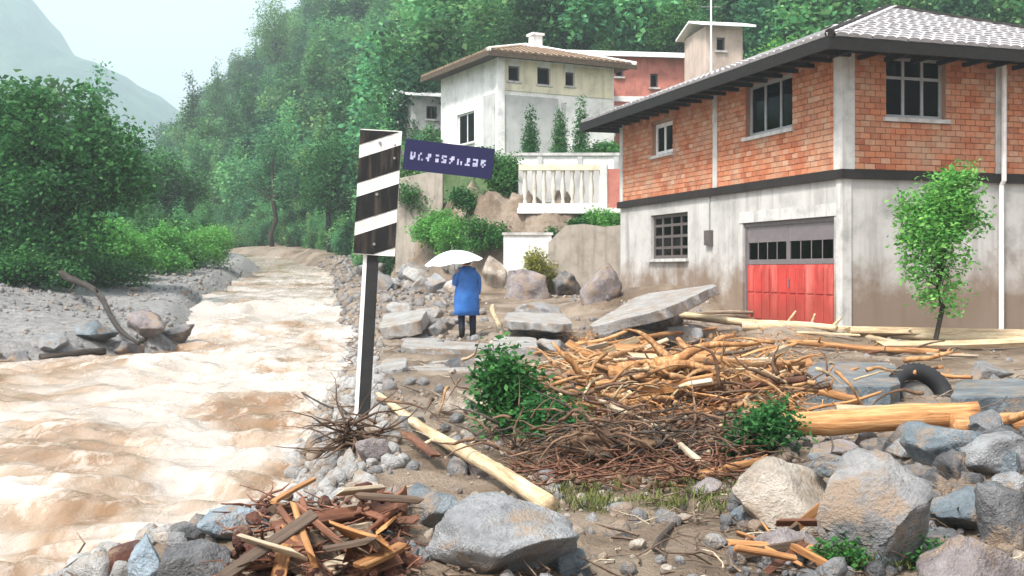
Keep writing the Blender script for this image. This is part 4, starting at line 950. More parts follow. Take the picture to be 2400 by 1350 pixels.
rubble('rubble', scatter(9000, (-20, 3), (27, 66), 5, fs_), .03, .2, ROCK['grey'], 12, 2, 'grey rubble lining the far shores')

def local_scatter(n, px0, px1, py0, py1, seed, up=.12):
    r_ = random.Random(seed); o = []
    for _ in range(n):
        p = onground(r_.uniform(px0, px1), r_.uniform(py0, py1)); o.append((p.x, p.y, p.z + r_.uniform(0, up)))
    return o
rubble('debris_chips', local_scatter(420, 550, 960, 1190, 1400, 131), .012, .07, ROCK['redrock'], 31, 2, 'red brown clods in the lower left timber pile')
rubble('debris_chips', local_scatter(500, 1300, 1850, 800, 1010, 132, .2), .015, .07, M['rootorange'], 32, 2, 'orange wood chips and soil around the uprooted stump')
rubble('debris_chips', local_scatter(400, 1200, 1760, 1010, 1150, 133, .1), .012, .06, M['rootsoil'], 33, 2, 'brown clods around the dark root tangle')
rubble('rubble', local_scatter(420, 1700, 2420, 1020, 1380, 134, .03), .02, .1, ROCK['dark'], 34, 2, 'dark stones between the boulders at lower right')
# ------------------------------------------------------------------ concrete slabs
def slab(corners, th, m, label, name='concrete_slab', seed=1, cat='slab'):
    """broken slab: ragged outline over four corner points, given thickness"""
    r_ = random.Random(seed); cs = [Vector(c) for c in corners]; nrm = (cs[1] - cs[0]).cross(cs[3] - cs[0]).normalized()
    if nrm.z < 0: nrm = -nrm
    ctr = sum(cs, Vector()) / 4; ring = []
    for i in range(4):
        a, b_ = cs[i], cs[(i + 1) % 4]
        for k in range(9):
            p = a.lerp(b_, k / 9); off = .05 * float(fbm(i * 9 + k * .45, seed * 3.1, s=seed, o=3)) + r_.uniform(-.008, .008) + (.1 if k == 0 else 0)
            ring.append(p + (ctr - p) * off)
    n = len(ring); mb = MB(); jb = [p - nrm * th * r_.uniform(.85, 1.15) + (ctr - p) * r_.uniform(-.02, .06) for p in ring]
    vs = [p - ctr for p in ring] + [p - ctr for p in jb]
    mb.add(vs, [tuple(range(n)), tuple(range(n, 2 * n))[::-1]] + [(i, n + i, n + (i + 1) % n, (i + 1) % n) for i in range(n)])
    me = mb.mesh(name); o = obj(name, me, m, None, ctr)
    bv = o.modifiers.new('worn', 'BEVEL'); bv.width = .012; bv.segments = 1; bv.limit_method = 'ANGLE'
    return tag(o, label, cat)
def edge(px, py, d): return at(px, py, d)
s1 = slab([edge(1365, 772, 22.6), edge(1560, 722, 22.2), edge(1690, 664, 24.4), edge(1500, 690, 25.6)], .22, ROCK['slab'], 'big tilted concrete slab broken off in front of the grey wall', seed=3)
slab([edge(935, 815, 20.6), edge(1150, 818, 20.4), edge(1150, 788, 24.2), edge(960, 776, 24.6)], .22, ROCK['slab'], 'undercut concrete paving slab under the person', seed=4)
slab([edge(945, 878, 17.0), edge(1145, 866, 17.2), edge(1160, 838, 19.2), edge(945, 846, 19.4)], .2, ROCK['slab'], 'lower greenish paving slab in front of the undercut slab', seed=5)
slab([edge(1180, 752, 21.5), edge(1340, 760, 21.3), edge(1325, 735, 23.6), edge(1190, 730, 23.8)], .16, ROCK['slab'], 'cracked slab over a dark hollow right of the person', seed=6)
slab([edge(1880, 900, 13.6), edge(2110, 905, 13.4), edge(2100, 850, 17.0), edge(1905, 846, 17.2)], .3, ROCK['blue'], 'flat blue grey slab lying in the mud left of the tyre', seed=9)
slab([edge(2230, 935, 11.6), edge(2420, 925, 11.7), edge(2400, 885, 13.6), edge(2240, 892, 13.4)], .3, ROCK['blue'], 'grey slab right of the tyre at the right edge', seed=10)
slab([edge(1160, 925, 15.0), edge(890, 940, 14.9), edge(895, 915, 16.3), edge(1150, 905, 16.3)], .12, ROCK['slab'], 'flat pale slab in the mud right of the post', seed=8)

slab([edge(885, 770, 23.0), edge(985, 752, 22.6), edge(1000, 725, 24.6), edge(900, 735, 25.0)], .25, ROCK['slab'], 'tilted pale concrete block on the bank left of the person', seed=11)
slab([edge(890, 870, 16.6), edge(950, 862, 16.6), edge(955, 838, 18.0), edge(895, 842, 18.0)], .22, ROCK['slab'], 'small pale concrete block just right of the marker post', seed=12)
slab([edge(1150, 815, 19.6), edge(1260, 812, 19.4), edge(1255, 790, 21.0), edge(1160, 788, 21.2)], .22, ROCK['slab'], 'grey concrete block just right of the slab the person stands on', seed=13)
# ------------------------------------------------------------------ timber
def log(a, b, r0, r1, m, label, seed, name='log', bark=None, stubs=3, cat='log', bend=.015, n=12, group=None):
    """tapered trunk; local Z runs along it"""
    rnd = random.Random(seed); a, b = Vector(a), Vector(b); d = b - a; L = d.length
    rot = d.to_track_quat('Z', 'Y'); mb = MB(); k = max(8, int(L / .12)); pts = []; rad = []
    ph1, ph2 = rnd.uniform(0, 6), rnd.uniform(0, 6)
    for i in range(k + 1):
        t = i / k; pts.append(Vector((math.sin(t * 5 + ph1) * bend * L * math.sin(t * 3.14), math.sin(t * 4 + ph2) * bend * L * math.sin(t * 3.14), t * L)))
        rad.append((r0 + (r1 - r0) * t) * (1 + .06 * math.sin(t * 17 + ph1) + rnd.uniform(-.03, .03)))
    mb.tube(pts, rad, n, jit=.05, rnd=rnd)
    for s in range(stubs):
        t = rnd.uniform(.15, .9); an = rnd.uniform(0, 6.28); r = (r0 + (r1 - r0) * t); p = Vector((0, 0, t * L)) + pts[int(t * k)] * Vector((1, 1, 0)) if False else pts[int(t * k)]
        dr = Vector((math.cos(an), math.sin(an), rnd.uniform(.2, .8))).normalized(); l = rnd.uniform(1.5, 4) * r
        mb.tube([p, p + dr * (r + l * .5), p + dr * (r + l)], [r * .4, r * .33, r * .25], 6, rnd=rnd)
    o = obj(name, smooth(mb.mesh(name)), m, None, a); o.rotation_mode = 'QUATERNION'; o.rotation_quaternion = rot
    return tag(o, label, cat, group)
def gp(px, py, up=0., z=None):
    p = onground(px, py, z); return Vector((p.x, p.y, p.z + up))
def pair(pa, pb, up=.05):
    return gp(*pa, up), gp(*pb, up)
la, lb = gp(885, 950, .12), gp(1285, 1225, .12)
log(la, lb, .04, .062, M['bare'], 'long pale stripped log slanting from the post to the boulders', 11, stubs=3, bend=.004)
la, lb = at(1780, 990, 9.7), at(2290, 975, 9.5); log(la, lb, .1, .12, M['orange'], 'thick orange brown log, left length, lying across the right side', 12, stubs=1)
la, lb = at(2230, 1000, 9.4), at(2560, 985, 9.5); log(la, lb, .1, .11, M['orange'], 'thick orange brown log running out of the picture at the right', 13, stubs=1)
la, lb = at(1960, 958, 9.9), at(2240, 962, 9.8); log(la, lb, .04, .05, M['bare'], 'pale peeled pole resting on the thick orange log', 14, stubs=0)
la, lb = at(145, 640, 31), at(325, 805, 21.5); log(la, lb, .1, .04, M['bark_dark'], 'dark branch slanting from the dark tree down to the gravel bank', 15, 'branch', cat='branch')
la, lb = gp(95, 850, .08), gp(245, 846, .1); log(la, lb, .09, .07, M['bark_dark'], 'black driftwood log at the water edge of the gravel bank', 27, stubs=2)
la, lb = gp(330, 812, .08), gp(455, 790, .08); log(la, lb, .05, .03, M['bark_dark'], 'thin dark driftwood at the tip of the gravel bank', 28, stubs=3)
la, lb = gp(-20, 872, .08), gp(70, 858, .08); log(la, lb, .07, .06, M['bark_dark'], 'dark driftwood cut by the left edge of the picture', 29, stubs=1)
la, lb = gp(1535, 1310, .03), at(1615, 1140, 8.0); log(la, lb, .02, .012, M['bark_dark'], 'thin dark stick standing askew in the mud flat', 16, 'stick', cat='stick', stubs=1)
la, lb = gp(1350, 965, .3), gp(1650, 1125, .12); log(la, lb, .022, .03, M['plank'], 'pale thin branch slanting down across the dark root tangle', 17, 'branch', cat='branch', stubs=2)
la, lb = at(1690, 985, 10.2), gp(1655, 1120, .05); log(la, lb, .02, .022, M['bare'], 'short pale stick upright at the right end of the root tangle', 18, 'stick', cat='stick', stubs=0)
la, lb = at(1500, 905, 11.2), at(1500, 985, 10.6); log(la, lb, .018, .02, M['bare'], 'short pale stick upright in front of the orange root plate', 19, 'stick', cat='stick', stubs=0)
la, lb = gp(1640, 1130, .06), gp(1790, 1115, .1); log(la, lb, .04, .03, M['orange'], 'short orange brown log left of the small green bush', 20, stubs=1)
la, lb = gp(640, 1290, .1), gp(950, 1240, .14); log(la, lb, .05, .04, M['redwood'], 'red brown round timber on top of the broken timber pile', 21, stubs=2)
la, lb = gp(1130, 910, .05), gp(1190, 850, .1); log(la, lb, .04, .035, M['bark_dark'], 'short dark log end beside the greenish slab', 22, stubs=0)
la, lb = gp(780, 985, .15), gp(690, 935, .1); log(la, lb, .015, .01, M['bark_dark'], 'thin dark twig sticking out over the water by the post', 23, 'stick', cat='stick', stubs=1)
la, lb = gp(1780, 770, .1), gp(2120, 815, .1); log(la, lb, .075, .06, M['bare'], 'long pale pole lying below the red garage door', 24, stubs=0)
la, lb = gp(1560, 752, .1), gp(1800, 748, .12); log(la, lb, .05, .045, M['plank'], 'pale pole lying between the tilted slab and the red door', 25, stubs=0)
la, lb = gp(1155, 760, .5), gp(1170, 830, .1); log(la, lb, .06, .05, M['bare'], 'short pale post end leaning right of the person', 26, stubs=0)
def plank(a, b, w, t, m, label, seed, roll=0., group=None, name='plank', cat='plank'):
    rnd = random.Random(seed); a, b = Vector(a), Vector(b); d = b - a; L = d.length; mb = MB(); k = 6; vs = []
    bw = rnd.uniform(-.01, .01) * L
    for i in range(k + 1):
        z = L * i / k; off = bw * math.sin(3.14 * i / k)
        for j, (x, y) in enumerate(((-w / 2, -t / 2), (w / 2, -t / 2), (w / 2, t / 2), (-w / 2, t / 2))):
            e = rnd.uniform(-.5, .6) * w if i in (0, k) else 0
            vs.append((x, y + off, z + (e if i == k else -e)))
    fs = [(4 * i + j, 4 * i + (j + 1) % 4, 4 * i + 4 + (j + 1) % 4, 4 * i + 4 + j) for i in range(k) for j in range(4)] + [(3, 2, 1, 0), (4 * k, 4 * k + 1, 4 * k + 2, 4 * k + 3)]
    mb.add(vs, fs); o = obj(name, mb, m, None, a); o.rotation_mode = 'QUATERNION'
    o.rotation_quaternion = d.to_track_quat('Z', 'Y') @ Euler((0, 0, roll)).to_quaternion()
    bv = o.modifiers.new('worn', 'BEVEL'); bv.width = min(.006, t * .2); bv.segments = 1
    return tag(o, label, cat, group)
PK = [((1985, 788), (2420, 800), .2, .14, 'bare', 'long yellowish plank below the grey wall, upper one of two'), ((2060, 824), (2460, 818), .18, .1, 'bare', 'long weathered plank below the grey wall, lower one of two'),
      ((1690, 862), (1800, 858), .2, .04, 'plank', 'short white board on the mud left of the blue grey slab'), ((1500, 800), (1560, 905), .12, .04, 'orange', 'orange plank leaning on the left of the orange root plate'),
      ((1560, 830), (1700, 905), .14, .04, 'orange', 'orange plank lying across the top of the root plate'), ((1610, 880), (1790, 955), .14, .05, 'orange', 'broad orange plank at the right of the root plate'),
      ((1180, 1000), (1080, 935), .1, .03, 'plank', 'weathered plank left of the green bush'), ((1020, 1100), (950, 1040), .09, .03, 'redwood', 'small red brown plank below the pale stripped log'),
      ((1200, 880), (1340, 860), .1, .04, 'plank', 'pale plank behind the green bush'), ((1420, 770), (1540, 790), .14, .04, 'plank', 'weathered plank under the tip of the tilted slab')]
for k, (a, b_, wd, t, m, lab) in enumerate(PK):
    plank(gp(*a, .1 + .02 * (k % 3)), gp(*b_, .12), wd, t, M[m], lab, 30 + k, roll=random.uniform(-.5, .5))
# broken red-brown timber pile, bottom left
rnd = random.Random(5)
for k in range(34):
    px, py = rnd.uniform(560, 920), rnd.uniform(1205, 1400); p = onground(px, py); an = rnd.uniform(0, 3.14); l = rnd.uniform(.15, .62); up = rnd.uniform(.0, .22)
    d = Vector((math.cos(an), math.sin(an) * .8, rnd.uniform(-.35, .55))).normalized() * l
    plank(p + Vector((0, 0, .05 + up)) - d / 2, p + Vector((0, 0, .06 + up)) + d / 2, rnd.uniform(.03, .12), rnd.uniform(.012, .035), M[rnd.choice(['redwood', 'redwood', 'redwood', 'orange', 'bark', 'plank'])], 'splintered piece of red brown timber in the broken pile at lower left', 200 + k, rnd.uniform(0, 3.1), 'splintered timber pieces in the lower left pile', 'timber_piece', 'timber')
for k in range(14):
    px, py = rnd.uniform(1740, 1920), rnd.uniform(1260, 1400); p = onground(px, py); an = rnd.uniform(0, 3.14); l = rnd.uniform(.12, .4)
    d = Vector((math.cos(an), math.sin(an) * .8, rnd.uniform(-.3, .5))).normalized() * l
    plank(p + Vector((0, 0, .1)) - d / 2, p + Vector((0, 0, .12)) + d / 2, rnd.uniform(.03, .07), rnd.uniform(.012, .03), M[rnd.choice(['redwood', 'bark', 'orange'])], 'broken stick of brown timber in the hollow below the beige boulder', 260 + k, rnd.uniform(0, 3.1), 'broken timber sticks below the beige boulder', 'timber_piece', 'timber')
for k in range(16):
    px, py = rnd.uniform(1400, 2350), rnd.uniform(755, 850); p = onground(px, py); an = rnd.gauss(0, .35); l = rnd.uniform(.4, 1.3)
    d = Vector((math.cos(an), math.sin(an), rnd.uniform(-.12, .12))).normalized() * l
    plank(p + Vector((0, 0, .06)) - d / 2, p + Vector((0, 0, .08)) + d / 2, rnd.uniform(.05, .12), rnd.uniform(.02, .04), M[rnd.choice(['plank', 'bare', 'redwood', 'orange'])], 'loose board strewn on the mud in front of the house', 290 + k, rnd.uniform(-.4, .4), 'loose boards strewn before the house', 'board', 'board')
for k in range(64):
    px, py = rnd.uniform(1300, 2000), rnd.uniform(840, 1000); p = onground(px, py); an = rnd.gauss(0, .7); l = rnd.uniform(.25, .9); up = rnd.uniform(.05, .45) * max(0, 1 - abs(px - 1560) / 260)
    d = Vector((math.cos(an), math.sin(an), rnd.uniform(-.4, .4))).normalized() * l
    plank(p + Vector((0, 0, .05 + up)) - d / 2, p + Vector((0, 0, .08 + up)) + d / 2, rnd.uniform(.04, .15), rnd.uniform(.015, .06), M[rnd.choice(['orange', 'orange', 'orange', 'bare', 'redwood', 'plank'])], 'splintered orange or tan timber heaped over the uprooted stump', 330 + k, rnd.uniform(0, 3.1), 'splintered timber over the uprooted stump', 'timber_piece', 'timber')
# uprooted stump: orange root plate with a short trunk
def roots(mb, ctr, n, L, r, rnd, spread=(1, 1, .7), seg=6, box=(.1, .1, .1), wob=.2):
    for k in range(n):
        d = Vector((rnd.gauss(0, 1) * spread[0], rnd.gauss(0, 1) * spread[1], rnd.gauss(.15, .8) * spread[2])).normalized(); p = Vector(ctr) + Vector((rnd.gauss(0, box[0]), rnd.gauss(0, box[1]), abs(rnd.gauss(0, box[2])))); pts = [p]; l = L * rnd.uniform(.5, 1.2)
        for i in range(seg):
            d = (d + Vector((rnd.gauss(0, wob), rnd.gauss(0, wob), rnd.gauss(-.06, wob)))).normalized(); p = p + d * l / seg; pts.append(p)
        rr = r * rnd.uniform(.4, 1.2); mb.tube(pts, [rr * (1 - .85 * i / seg) for i in range(seg + 1)], 6, jit=.1, rnd=rnd)
    return mb
sp_ = onground(1545, 985); rnd = random.Random(41)
st = thing('uprooted_stump', 'uprooted orange stump with a wide root plate in the middle of the debris', 'stump', (sp_.x, sp_.y + .5, sp_.z))
v, f = rock_verts(4, 77, (.62, .32, .34), .34); obj('soil', np_mesh('soil', v, f, True), M['rootsoil'], st, (-.15, .15, .2))
tag(obj('root', smooth(roots(MB(), (-.1, .1, .2), 110, .6, .03, rnd, (1.6, .8, .4), 7, (.85, .4, .16)).mesh('root')), M['rootorange'], st), kind='stuff')
tag(obj('root', smooth(roots(MB(), (.1, 0, .15), 90, .6, .024, rnd, (1.6, .8, .4), 7, (.9, .4, .16)).mesh('root')), M['root'], st), kind='stuff')
tag(obj('root', smooth(roots(MB(), (.1, 0, .2), 45, .5, .02, rnd, (1.6, .8, .4), 7, (.95, .4, .16)).mesh('root')), M['bare'], st), kind='stuff')
for k in range(11): obj('root', smooth(roots(MB(), (.1, .1, .25), 1, 1.3, .07, rnd, (1.5, .6, .3), 8, (.3, .15, .15)).mesh('root')), M['orange'], st)
obj('trunk', smooth(MB().tube([(0, .1, .3), (.3, .2, .33), (.55, .25, .3), (.8, .3, .27), (1.2, .42, .2)], [.19, .16, .13, .14, .12], 14, jit=.12, rnd=rnd).mesh('trunk')), M['orange'], st)
sp2 = onground(1470, 1105); s2 = thing('root_tangle', 'dark brown tangle of roots and twigs below the orange stump', 'roots', (sp2.x, sp2.y + .35, sp2.z))
v, f = rock_verts(4, 78, (.6, .32, .22), .3); obj('soil', np_mesh('soil', v, f, True), M['root'], s2, (0, .05, .12))
tag(obj('root', smooth(roots(MB(), (0, 0, .12), 190, .5, .016, rnd, (1.6, .7, .5), 7, (.5, .2, .16)).mesh('root')), M['root'], s2), kind='stuff')
tag(obj('root', smooth(roots(MB(), (.1, -.05, .12), 120, .5, .012, rnd, (1.7, .7, .5), 7, (.55, .2, .16)).mesh('root')), M['bark_dark'], s2), kind='stuff')
sp3 = onground(820, 1080); s3 = thing('root_tangle', 'brown root tangle at the water edge around the post foot', 'roots', (sp3.x, sp3.y + .3, sp3.z))
tag(obj('root', smooth(roots(MB(), (0, 0, .1), 90, .6, .016, rnd, (1.2, 1., .5), 7).mesh('root')), M['root'], s3), kind='stuff')
for k, (a, b_, ra, rb_, m_, lab) in enumerate((((1440, 935, .3), (1900, 868, .15), .06, .045, 'orange', 'long orange log lying across the uprooted stump'), ((1590, 835, .35), (1775, 965, .15), .05, .06, 'orange', 'orange log sloping down the right of the uprooted stump'), ((1700, 915, .2), (2010, 965, .1), .05, .05, 'orange', 'orange log reaching from the stump to the thick log'), ((1340, 905, .2), (1520, 860, .35), .05, .04, 'rootorange', 'orange brown log at the left end of the stump heap'), ((1540, 752, .15), (1960, 782, .12), .09, .07, 'bare', 'thick pale log in front of the red garage door'), ((1850, 812, .1), (2200, 840, .1), .06, .05, 'orange', 'orange log on the mud above the blue grey slab'), ((1740, 778, .14), (2480, 812, .12), .1, .085, 'bare', 'longest pale trunk running to the right edge before the brick house'), ((1800, 880, .14), (2080, 935, .12), .06, .06, 'rootorange', 'orange brown log lying across the blue grey slab'), ((1380, 830, .2), (1620, 800, .2), .05, .045, 'orange', 'orange log above the stump heap near the tilted slab'))):
    log(gp(*a), gp(*b_), ra, rb_, M[m_], lab, 750 + k, stubs=3, bend=.01)
# branches strewn through the debris
rnd = random.Random(91)
for k in range(46):
    px, py = rnd.uniform(1300, 2250), rnd.uniform(790, 985); p = onground(px, py); an = rnd.gauss(0, .5) + (.0 if k % 2 else -.5); l = rnd.uniform(.6, 1.7)
    d = Vector((math.cos(an), math.sin(an), rnd.uniform(-.12, .2))).normalized() * l
    log(p + Vector((0, 0, .05)) - d / 2, p + Vector((0, 0, .1 + rnd.uniform(0, .25))) + d / 2, rnd.uniform(.02, .065), rnd.uniform(.012, .035), M[rnd.choice(['orange', 'rootorange', 'bark', 'redwood', 'orange'])], 'orange brown branch strewn in the debris around the uprooted stump', 700 + k, 'branch', None, 3, 'branch', .04, 7, 'branches strewn around the uprooted stump')
# uncounted twigs
def twigs(name, pts, lmin, lmax, r, material, seed, label):
    r_ = random.Random(seed); mb = MB()
    for x, y, z in pts:
        an = r_.uniform(0, 6.28); l = r_.uniform(lmin, lmax); d = Vector((math.cos(an), math.sin(an), r_.uniform(-.15, .5))); p = Vector((x, y, z + .015)); q_ = []
        for i in range(4): q_.append(p + Vector((r_.gauss(0, .04), r_.gauss(0, .04), abs(r_.gauss(0, .02)))) * l * 2); p = p + d * l / 3
        k = r * r_.uniform(.5, 1.4); mb.tube(q_, [k, k * .9, k * .7, k * .4], 4, False)
    return tag(obj(name, mb, material), label, 'twigs', kind='stuff')
tw = lambda x, y: onbank(x, y) * inh(x, y) * (np.abs(x) < .5 * y + .4) * np.clip(.25 + 1.3 * fbm(x * .6, y * .6, s=99, o=3), .03, 1)
twigs('twigs', scatter(5200, (-4, 11), (4.8, 26), 21, tw), .06, .4, .007, M['bark'], 22, 'brown twigs littering the mud')
twigs('twigs', scatter(1500, (-4, 11), (4.8, 26), 23, tw), .05, .3, .005, M['plank'], 24, 'pale splinters littering the mud')
twigs('twigs', local_scatter(230, 560, 960, 1190, 1400, 31), .06, .3, .008, M['redwood'], 32, 'red brown splinters in the lower left timber pile')
twigs('twigs', local_scatter(600, 1200, 1760, 1000, 1150, 33), .1, .4, .009, M['redwood'], 34, 'reddish twigs around the dark root tangle')
twigs('twigs', local_scatter(700, 1300, 1900, 790, 1000, 35), .1, .5, .01, M['orange'], 36, 'orange splinters around the uprooted stump')

# bushes caught in the debris
def low_bush(px, py, rx, rz, leafm, label, seed, n, size):
    p = onground(px, py); return tree('bush', label, 'bush', (p.x, p.y + rx * .5, p.z), (p.x, p.y + rx * .5, p.z + rz * .4), dome((p.x, p.y + rx * .5, p.z + rz * .55), rx, rx * .8, rz, 11, seed, .4, -.4), n, size, M[leafm], M['bark_dark'], .025, seed)
low_bush(1225, 1030, .42, .58, 'leaf_mid', 'green bush swept into the debris left of the root tangle', 601, 3800, .07)
low_bush(1810, 1090, .3, .3, 'leaf_dark', 'small dark green bush above the beige speckled boulder', 602, 2600, .055)
low_bush(1290, 1060, .35, .28, 'leaf_dark', 'dark leafy clump in front of the green bush', 603, 1800, .055)
low_bush(2150, 1330, .16, .14, 'leaf_mid', 'tiny green weed right of the biggest grey boulder foot', 604, 700, .035)
low_bush(1990, 1345, .14, .12, 'leaf_mid', 'tiny green weed at the foot of the biggest grey boulder', 605, 600, .035)
# grass tufts: uncounted
r_ = np.random.default_rng(71); P_ = local_scatter(150, 1280, 1760, 1135, 1200, 72) + local_scatter(60, 1950, 2200, 1290, 1350, 73); V = []
for x, y, z in P_:
    for _ in range(14):
        a = r_.uniform(0, 6.28); l = r_.uniform(.04, .11); wd = .004; d = np.array([math.cos(a) * .6, math.sin(a) * .6, r_.uniform(.5, 1.1)]) * l; s = np.array([-math.sin(a), math.cos(a), 0]) * wd
        b_ = np.array([x, y, z - .05]) + r_.normal(size=3) * (.03, .03, 0); V += [b_ - s, b_ + s, b_ + d * .6 + s * .8, b_ + d * .6 - s * .8]
tag(obj('grass', np_mesh('grass', np.array(V), np.arange(len(V)).reshape(-1, 4)), M['grass']), 'yellowish grass in the mud below the root tangle', 'grass', kind='stuff')

# ------------------------------------------------------------------ puddle and tyres
def tyre(loc, rot, Rr, wd, label, rim=True):
    t = thing('tyre', label, 'tyre', loc); t.rotation_euler = rot
    pr = [(Rr * .62, -wd * .42), (Rr * .8, -wd * .5), (Rr * .95, -wd * .44), (Rr, -wd * .3), (Rr, wd * .3), (Rr * .95, wd * .44), (Rr * .8, wd * .5), (Rr * .62, wd * .42), (Rr * .6, 0), (Rr * .62, -wd * .42)]
    ca = obj('casing', smooth(MB().lathe(pr, 40).mesh('casing')), M['rubber'], t)
    tr = MB()
    for k in range(40):
        a = 2 * math.pi * k / 40; Mx = Matrix.Rotation(a, 4, 'Z')
        for s in (-1, 1): tr.box((Rr - .004, -.014, s * wd * .16 - wd * .11), (Rr + .012, .014, s * wd * .16 + wd * .11), Mx)
    obj('tread', tr, M['rubber'], ca)
    if rim:
        obj('rim', smooth(MB().lathe([(Rr * .6, -wd * .38), (Rr * .55, -wd * .3), (Rr * .5, -wd * .1), (Rr * .16, -wd * .16), (Rr * .14, -wd * .28), (0, -wd * .3)], 30).mesh('rim')), M['metalpale'], t)
    return t
p = onground(2165, 930); tyre((p.x, p.y + .15, p.z - .02), (R(64), 0, R(8)), .46, .24, 'black tyre with muddy grey rim half buried in mud between two grey slabs', True)
# ------------------------------------------------------------------ striped marker with street sign
pb = Vector((-1.62, 12.0, tz(-1.62, 12.0))); mk = thing('marker_post', 'dark post with black and white striped marker board standing at the river edge', 'post', pb, R(0))
top = at(903, 306, 12.0) - pb; bot = at(866, 960, 12.0) - pb
lean = math.atan2(top.x - bot.x, top.z - bot.z)
mk.rotation_euler = (0, lean, 0)
PH = top.z
obj('pole', MB().box((-.055, -.055, -.4), (.06, .055, PH - .05)), M['postgrey'], mk); obj('lit_edge_strip', MB().box((-.098, -.05, -.4), (-.057, .05, PH - .3)), M['whitepaint'], mk)  # added white strip paints in the pole's lit left edge
bh = 1.36; bw = .45; z0 = PH - bh; x0 = -.2
bd_ = obj('board', MB().box((x0, -.1, z0), (x0 + bw, -.062, PH)), M['boardwhite'], mk)
def clip_poly(poly, ax, lim, keep_less):
    o = []
    for i in range(len(poly)):
        a, b_ = poly[i], poly[(i + 1) % len(poly)]; ia = (a[ax] <= lim) == keep_less or a[ax] == lim; ib = (b_[ax] <= lim) == keep_less or b_[ax] == lim
        if ia: o.append(a)
        if ia != ib:
            t = (lim - a[ax]) / (b_[ax] - a[ax]); o.append((a[0] + (b_[0] - a[0]) * t, a[1] + (b_[1] - a[1]) * t))
    return o
for k in range(4):
    zb = z0 - .07 + k * .42; rise = .17
    po = [(x0, zb), (x0 + bw, zb + rise), (x0 + bw, zb + rise + .27), (x0, zb + .27)]
    po = clip_poly(clip_poly(po, 1, z0 + .01, False), 1, PH - .01, True)
    if len(po) < 3: continue
    n = len(po); mb = MB(); mb.add([(x, -.106, z) for x, z in po] + [(x, -.1005, z) for x, z in po], [tuple(range(n)), tuple(range(n, 2 * n))[::-1]] + [(i, n + i, n + (i + 1) % n, (i + 1) % n) for i in range(n)])
    obj('stripe', mb, M['stripe'], bd_)
for bx_, bz_ in ((.02, .12), (.02, .66), (.02, 1.22)): obj('bolt', MB().lathe([(0, .012), (.016, .012), (.018, 0)], 8, Matrix.Translation((bx_, -.107, z0 + bz_)) @ Matrix.Rotation(R(90), 4, 'X')), M['steel'], bd_)
sg = obj('sign_plate', MB().box((.12, -.13, PH - .4), (1.09, -.107, PH - .07), Matrix.Rotation(R(3.4), 4, Vector((0, 1, 0)))), M['navy'], mk)
gl = MB(); rg = random.Random(8); Mx = Matrix.Rotation(R(3.4), 4, Vector((0, 1, 0)))
def stroke(a, b_, wd=.014):
    (xa, za), (xb, zb) = a, b_; d = Vector((xb - xa, 0, zb - za)); l = d.length; d.normalize(); s = Vector((-d.z, 0, d.x)) * wd / 2; A = Vector((xa, -.1335, za)); Bv = Vector((xb, -.1335, zb))
    vs = [Mx @ v for v in (A - s, Bv - s, Bv + s, A + s)]; gl.add(vs + [v + Vector((0, .002, 0)) for v in vs], [(0, 1, 2, 3), (7, 6, 5, 4), (0, 4, 5, 1), (1, 5, 6, 2), (2, 6, 7, 3), (3, 7, 4, 0)])
# the lettering is too blurred to read: only its pale marks
rl = random.Random(4)
for k in range(10):      # worn characters, no longer legible
    gl = MB(); X0, Z0 = .19 + k * .085, PH - .285
    for i in range(3):
        for j in range(4):
            if rl.random() < .55: stroke((X0 + i * .018, Z0 + j * .021 + .01), (X0 + i * .018 + .0175, Z0 + j * .021 + .01), .0205)
    obj('letter', gl, M['letter'], sg)
for z in (.1, .24): obj('bolt', MB().lathe([(0, .01), (.013, .01), (.015, 0)], 8, Matrix.Translation((.19, -.1315, PH - .4 + z)) @ Matrix.Rotation(R(90), 4, 'X')), M['steel'], sg)
obj('sign_arm', MB().box((-.1, -.06, PH - .24), (.9, -.058 + .02, PH - .2), Matrix.Rotation(R(3.4), 4, Vector((0, 1, 0)))), M['steel'], mk)

# ------------------------------------------------------------------ person in a blue raincoat
def skin(name, verts, edges, rad, sub=2, root=0):
    me = bpy.data.meshes.new(name); me.from_pydata(verts, edges, []); o = bpy.data.objects.new(name, me); C.objects.link(o)
    md = o.modifiers.new('s', 'SKIN'); sv = me.skin_vertices[0].data
    for i, r in enumerate(rad):
        r = r if hasattr(r, '__len__') else (r, r); sv[i].radius = r; sv[i].use_root = (i == root)
    sb2 = o.modifiers.new('d', 'SUBSURF'); sb2.levels = sub
    dg = bpy.context.evaluated_depsgraph_get(); m = bpy.data.meshes.new_from_object(o.evaluated_get(dg)); bpy.data.objects.remove(o); bpy.data.meshes.remove(me)
    m.name = name; return smooth(m)
FP = at(1094, 796, 22.4)
FP.z = FP.z
pe = thing('person', 'person in a long blue raincoat and dark trousers standing under a white umbrella', 'person', FP, R(25))
# local: x right, y away from camera (facing direction), z up; stature 1.72
body_v = [(0, 0, .95), (0, .0, 1.15), (0, 0, 1.36), (0, .01, 1.47), (0, .02, 1.56), (0, .03, 1.66),
          (-.1, 0, .92), (-.11, .02, .5), (-.11, -.01, .1), (-.12, .14, .05), (.1, 0, .92), (.12, -.02, .5), (.12, -.04, .1), (.14, .1, .05),
          (-.2, 0, 1.4), (-.25, .0, 1.12), (-.17, .16, 1.2), (.2, 0, 1.4), (.25, -.02, 1.12), (.25, .04, .87)]
body_e = [(0, 1), (1, 2), (2, 3), (3, 4), (4, 5), (0, 6), (6, 7), (7, 8), (8, 9), (0, 10), (10, 11), (11, 12), (12, 13), (2, 14), (14, 15), (15, 16), (2, 17), (17, 18), (18, 19)]
body_r = [(.15, .11), (.13, .1), (.16, .1), .055, .09, .085, .085, .06, .045, .04, .085, .06, .045, .04, .06, .045, .032, .06, .045, .032]
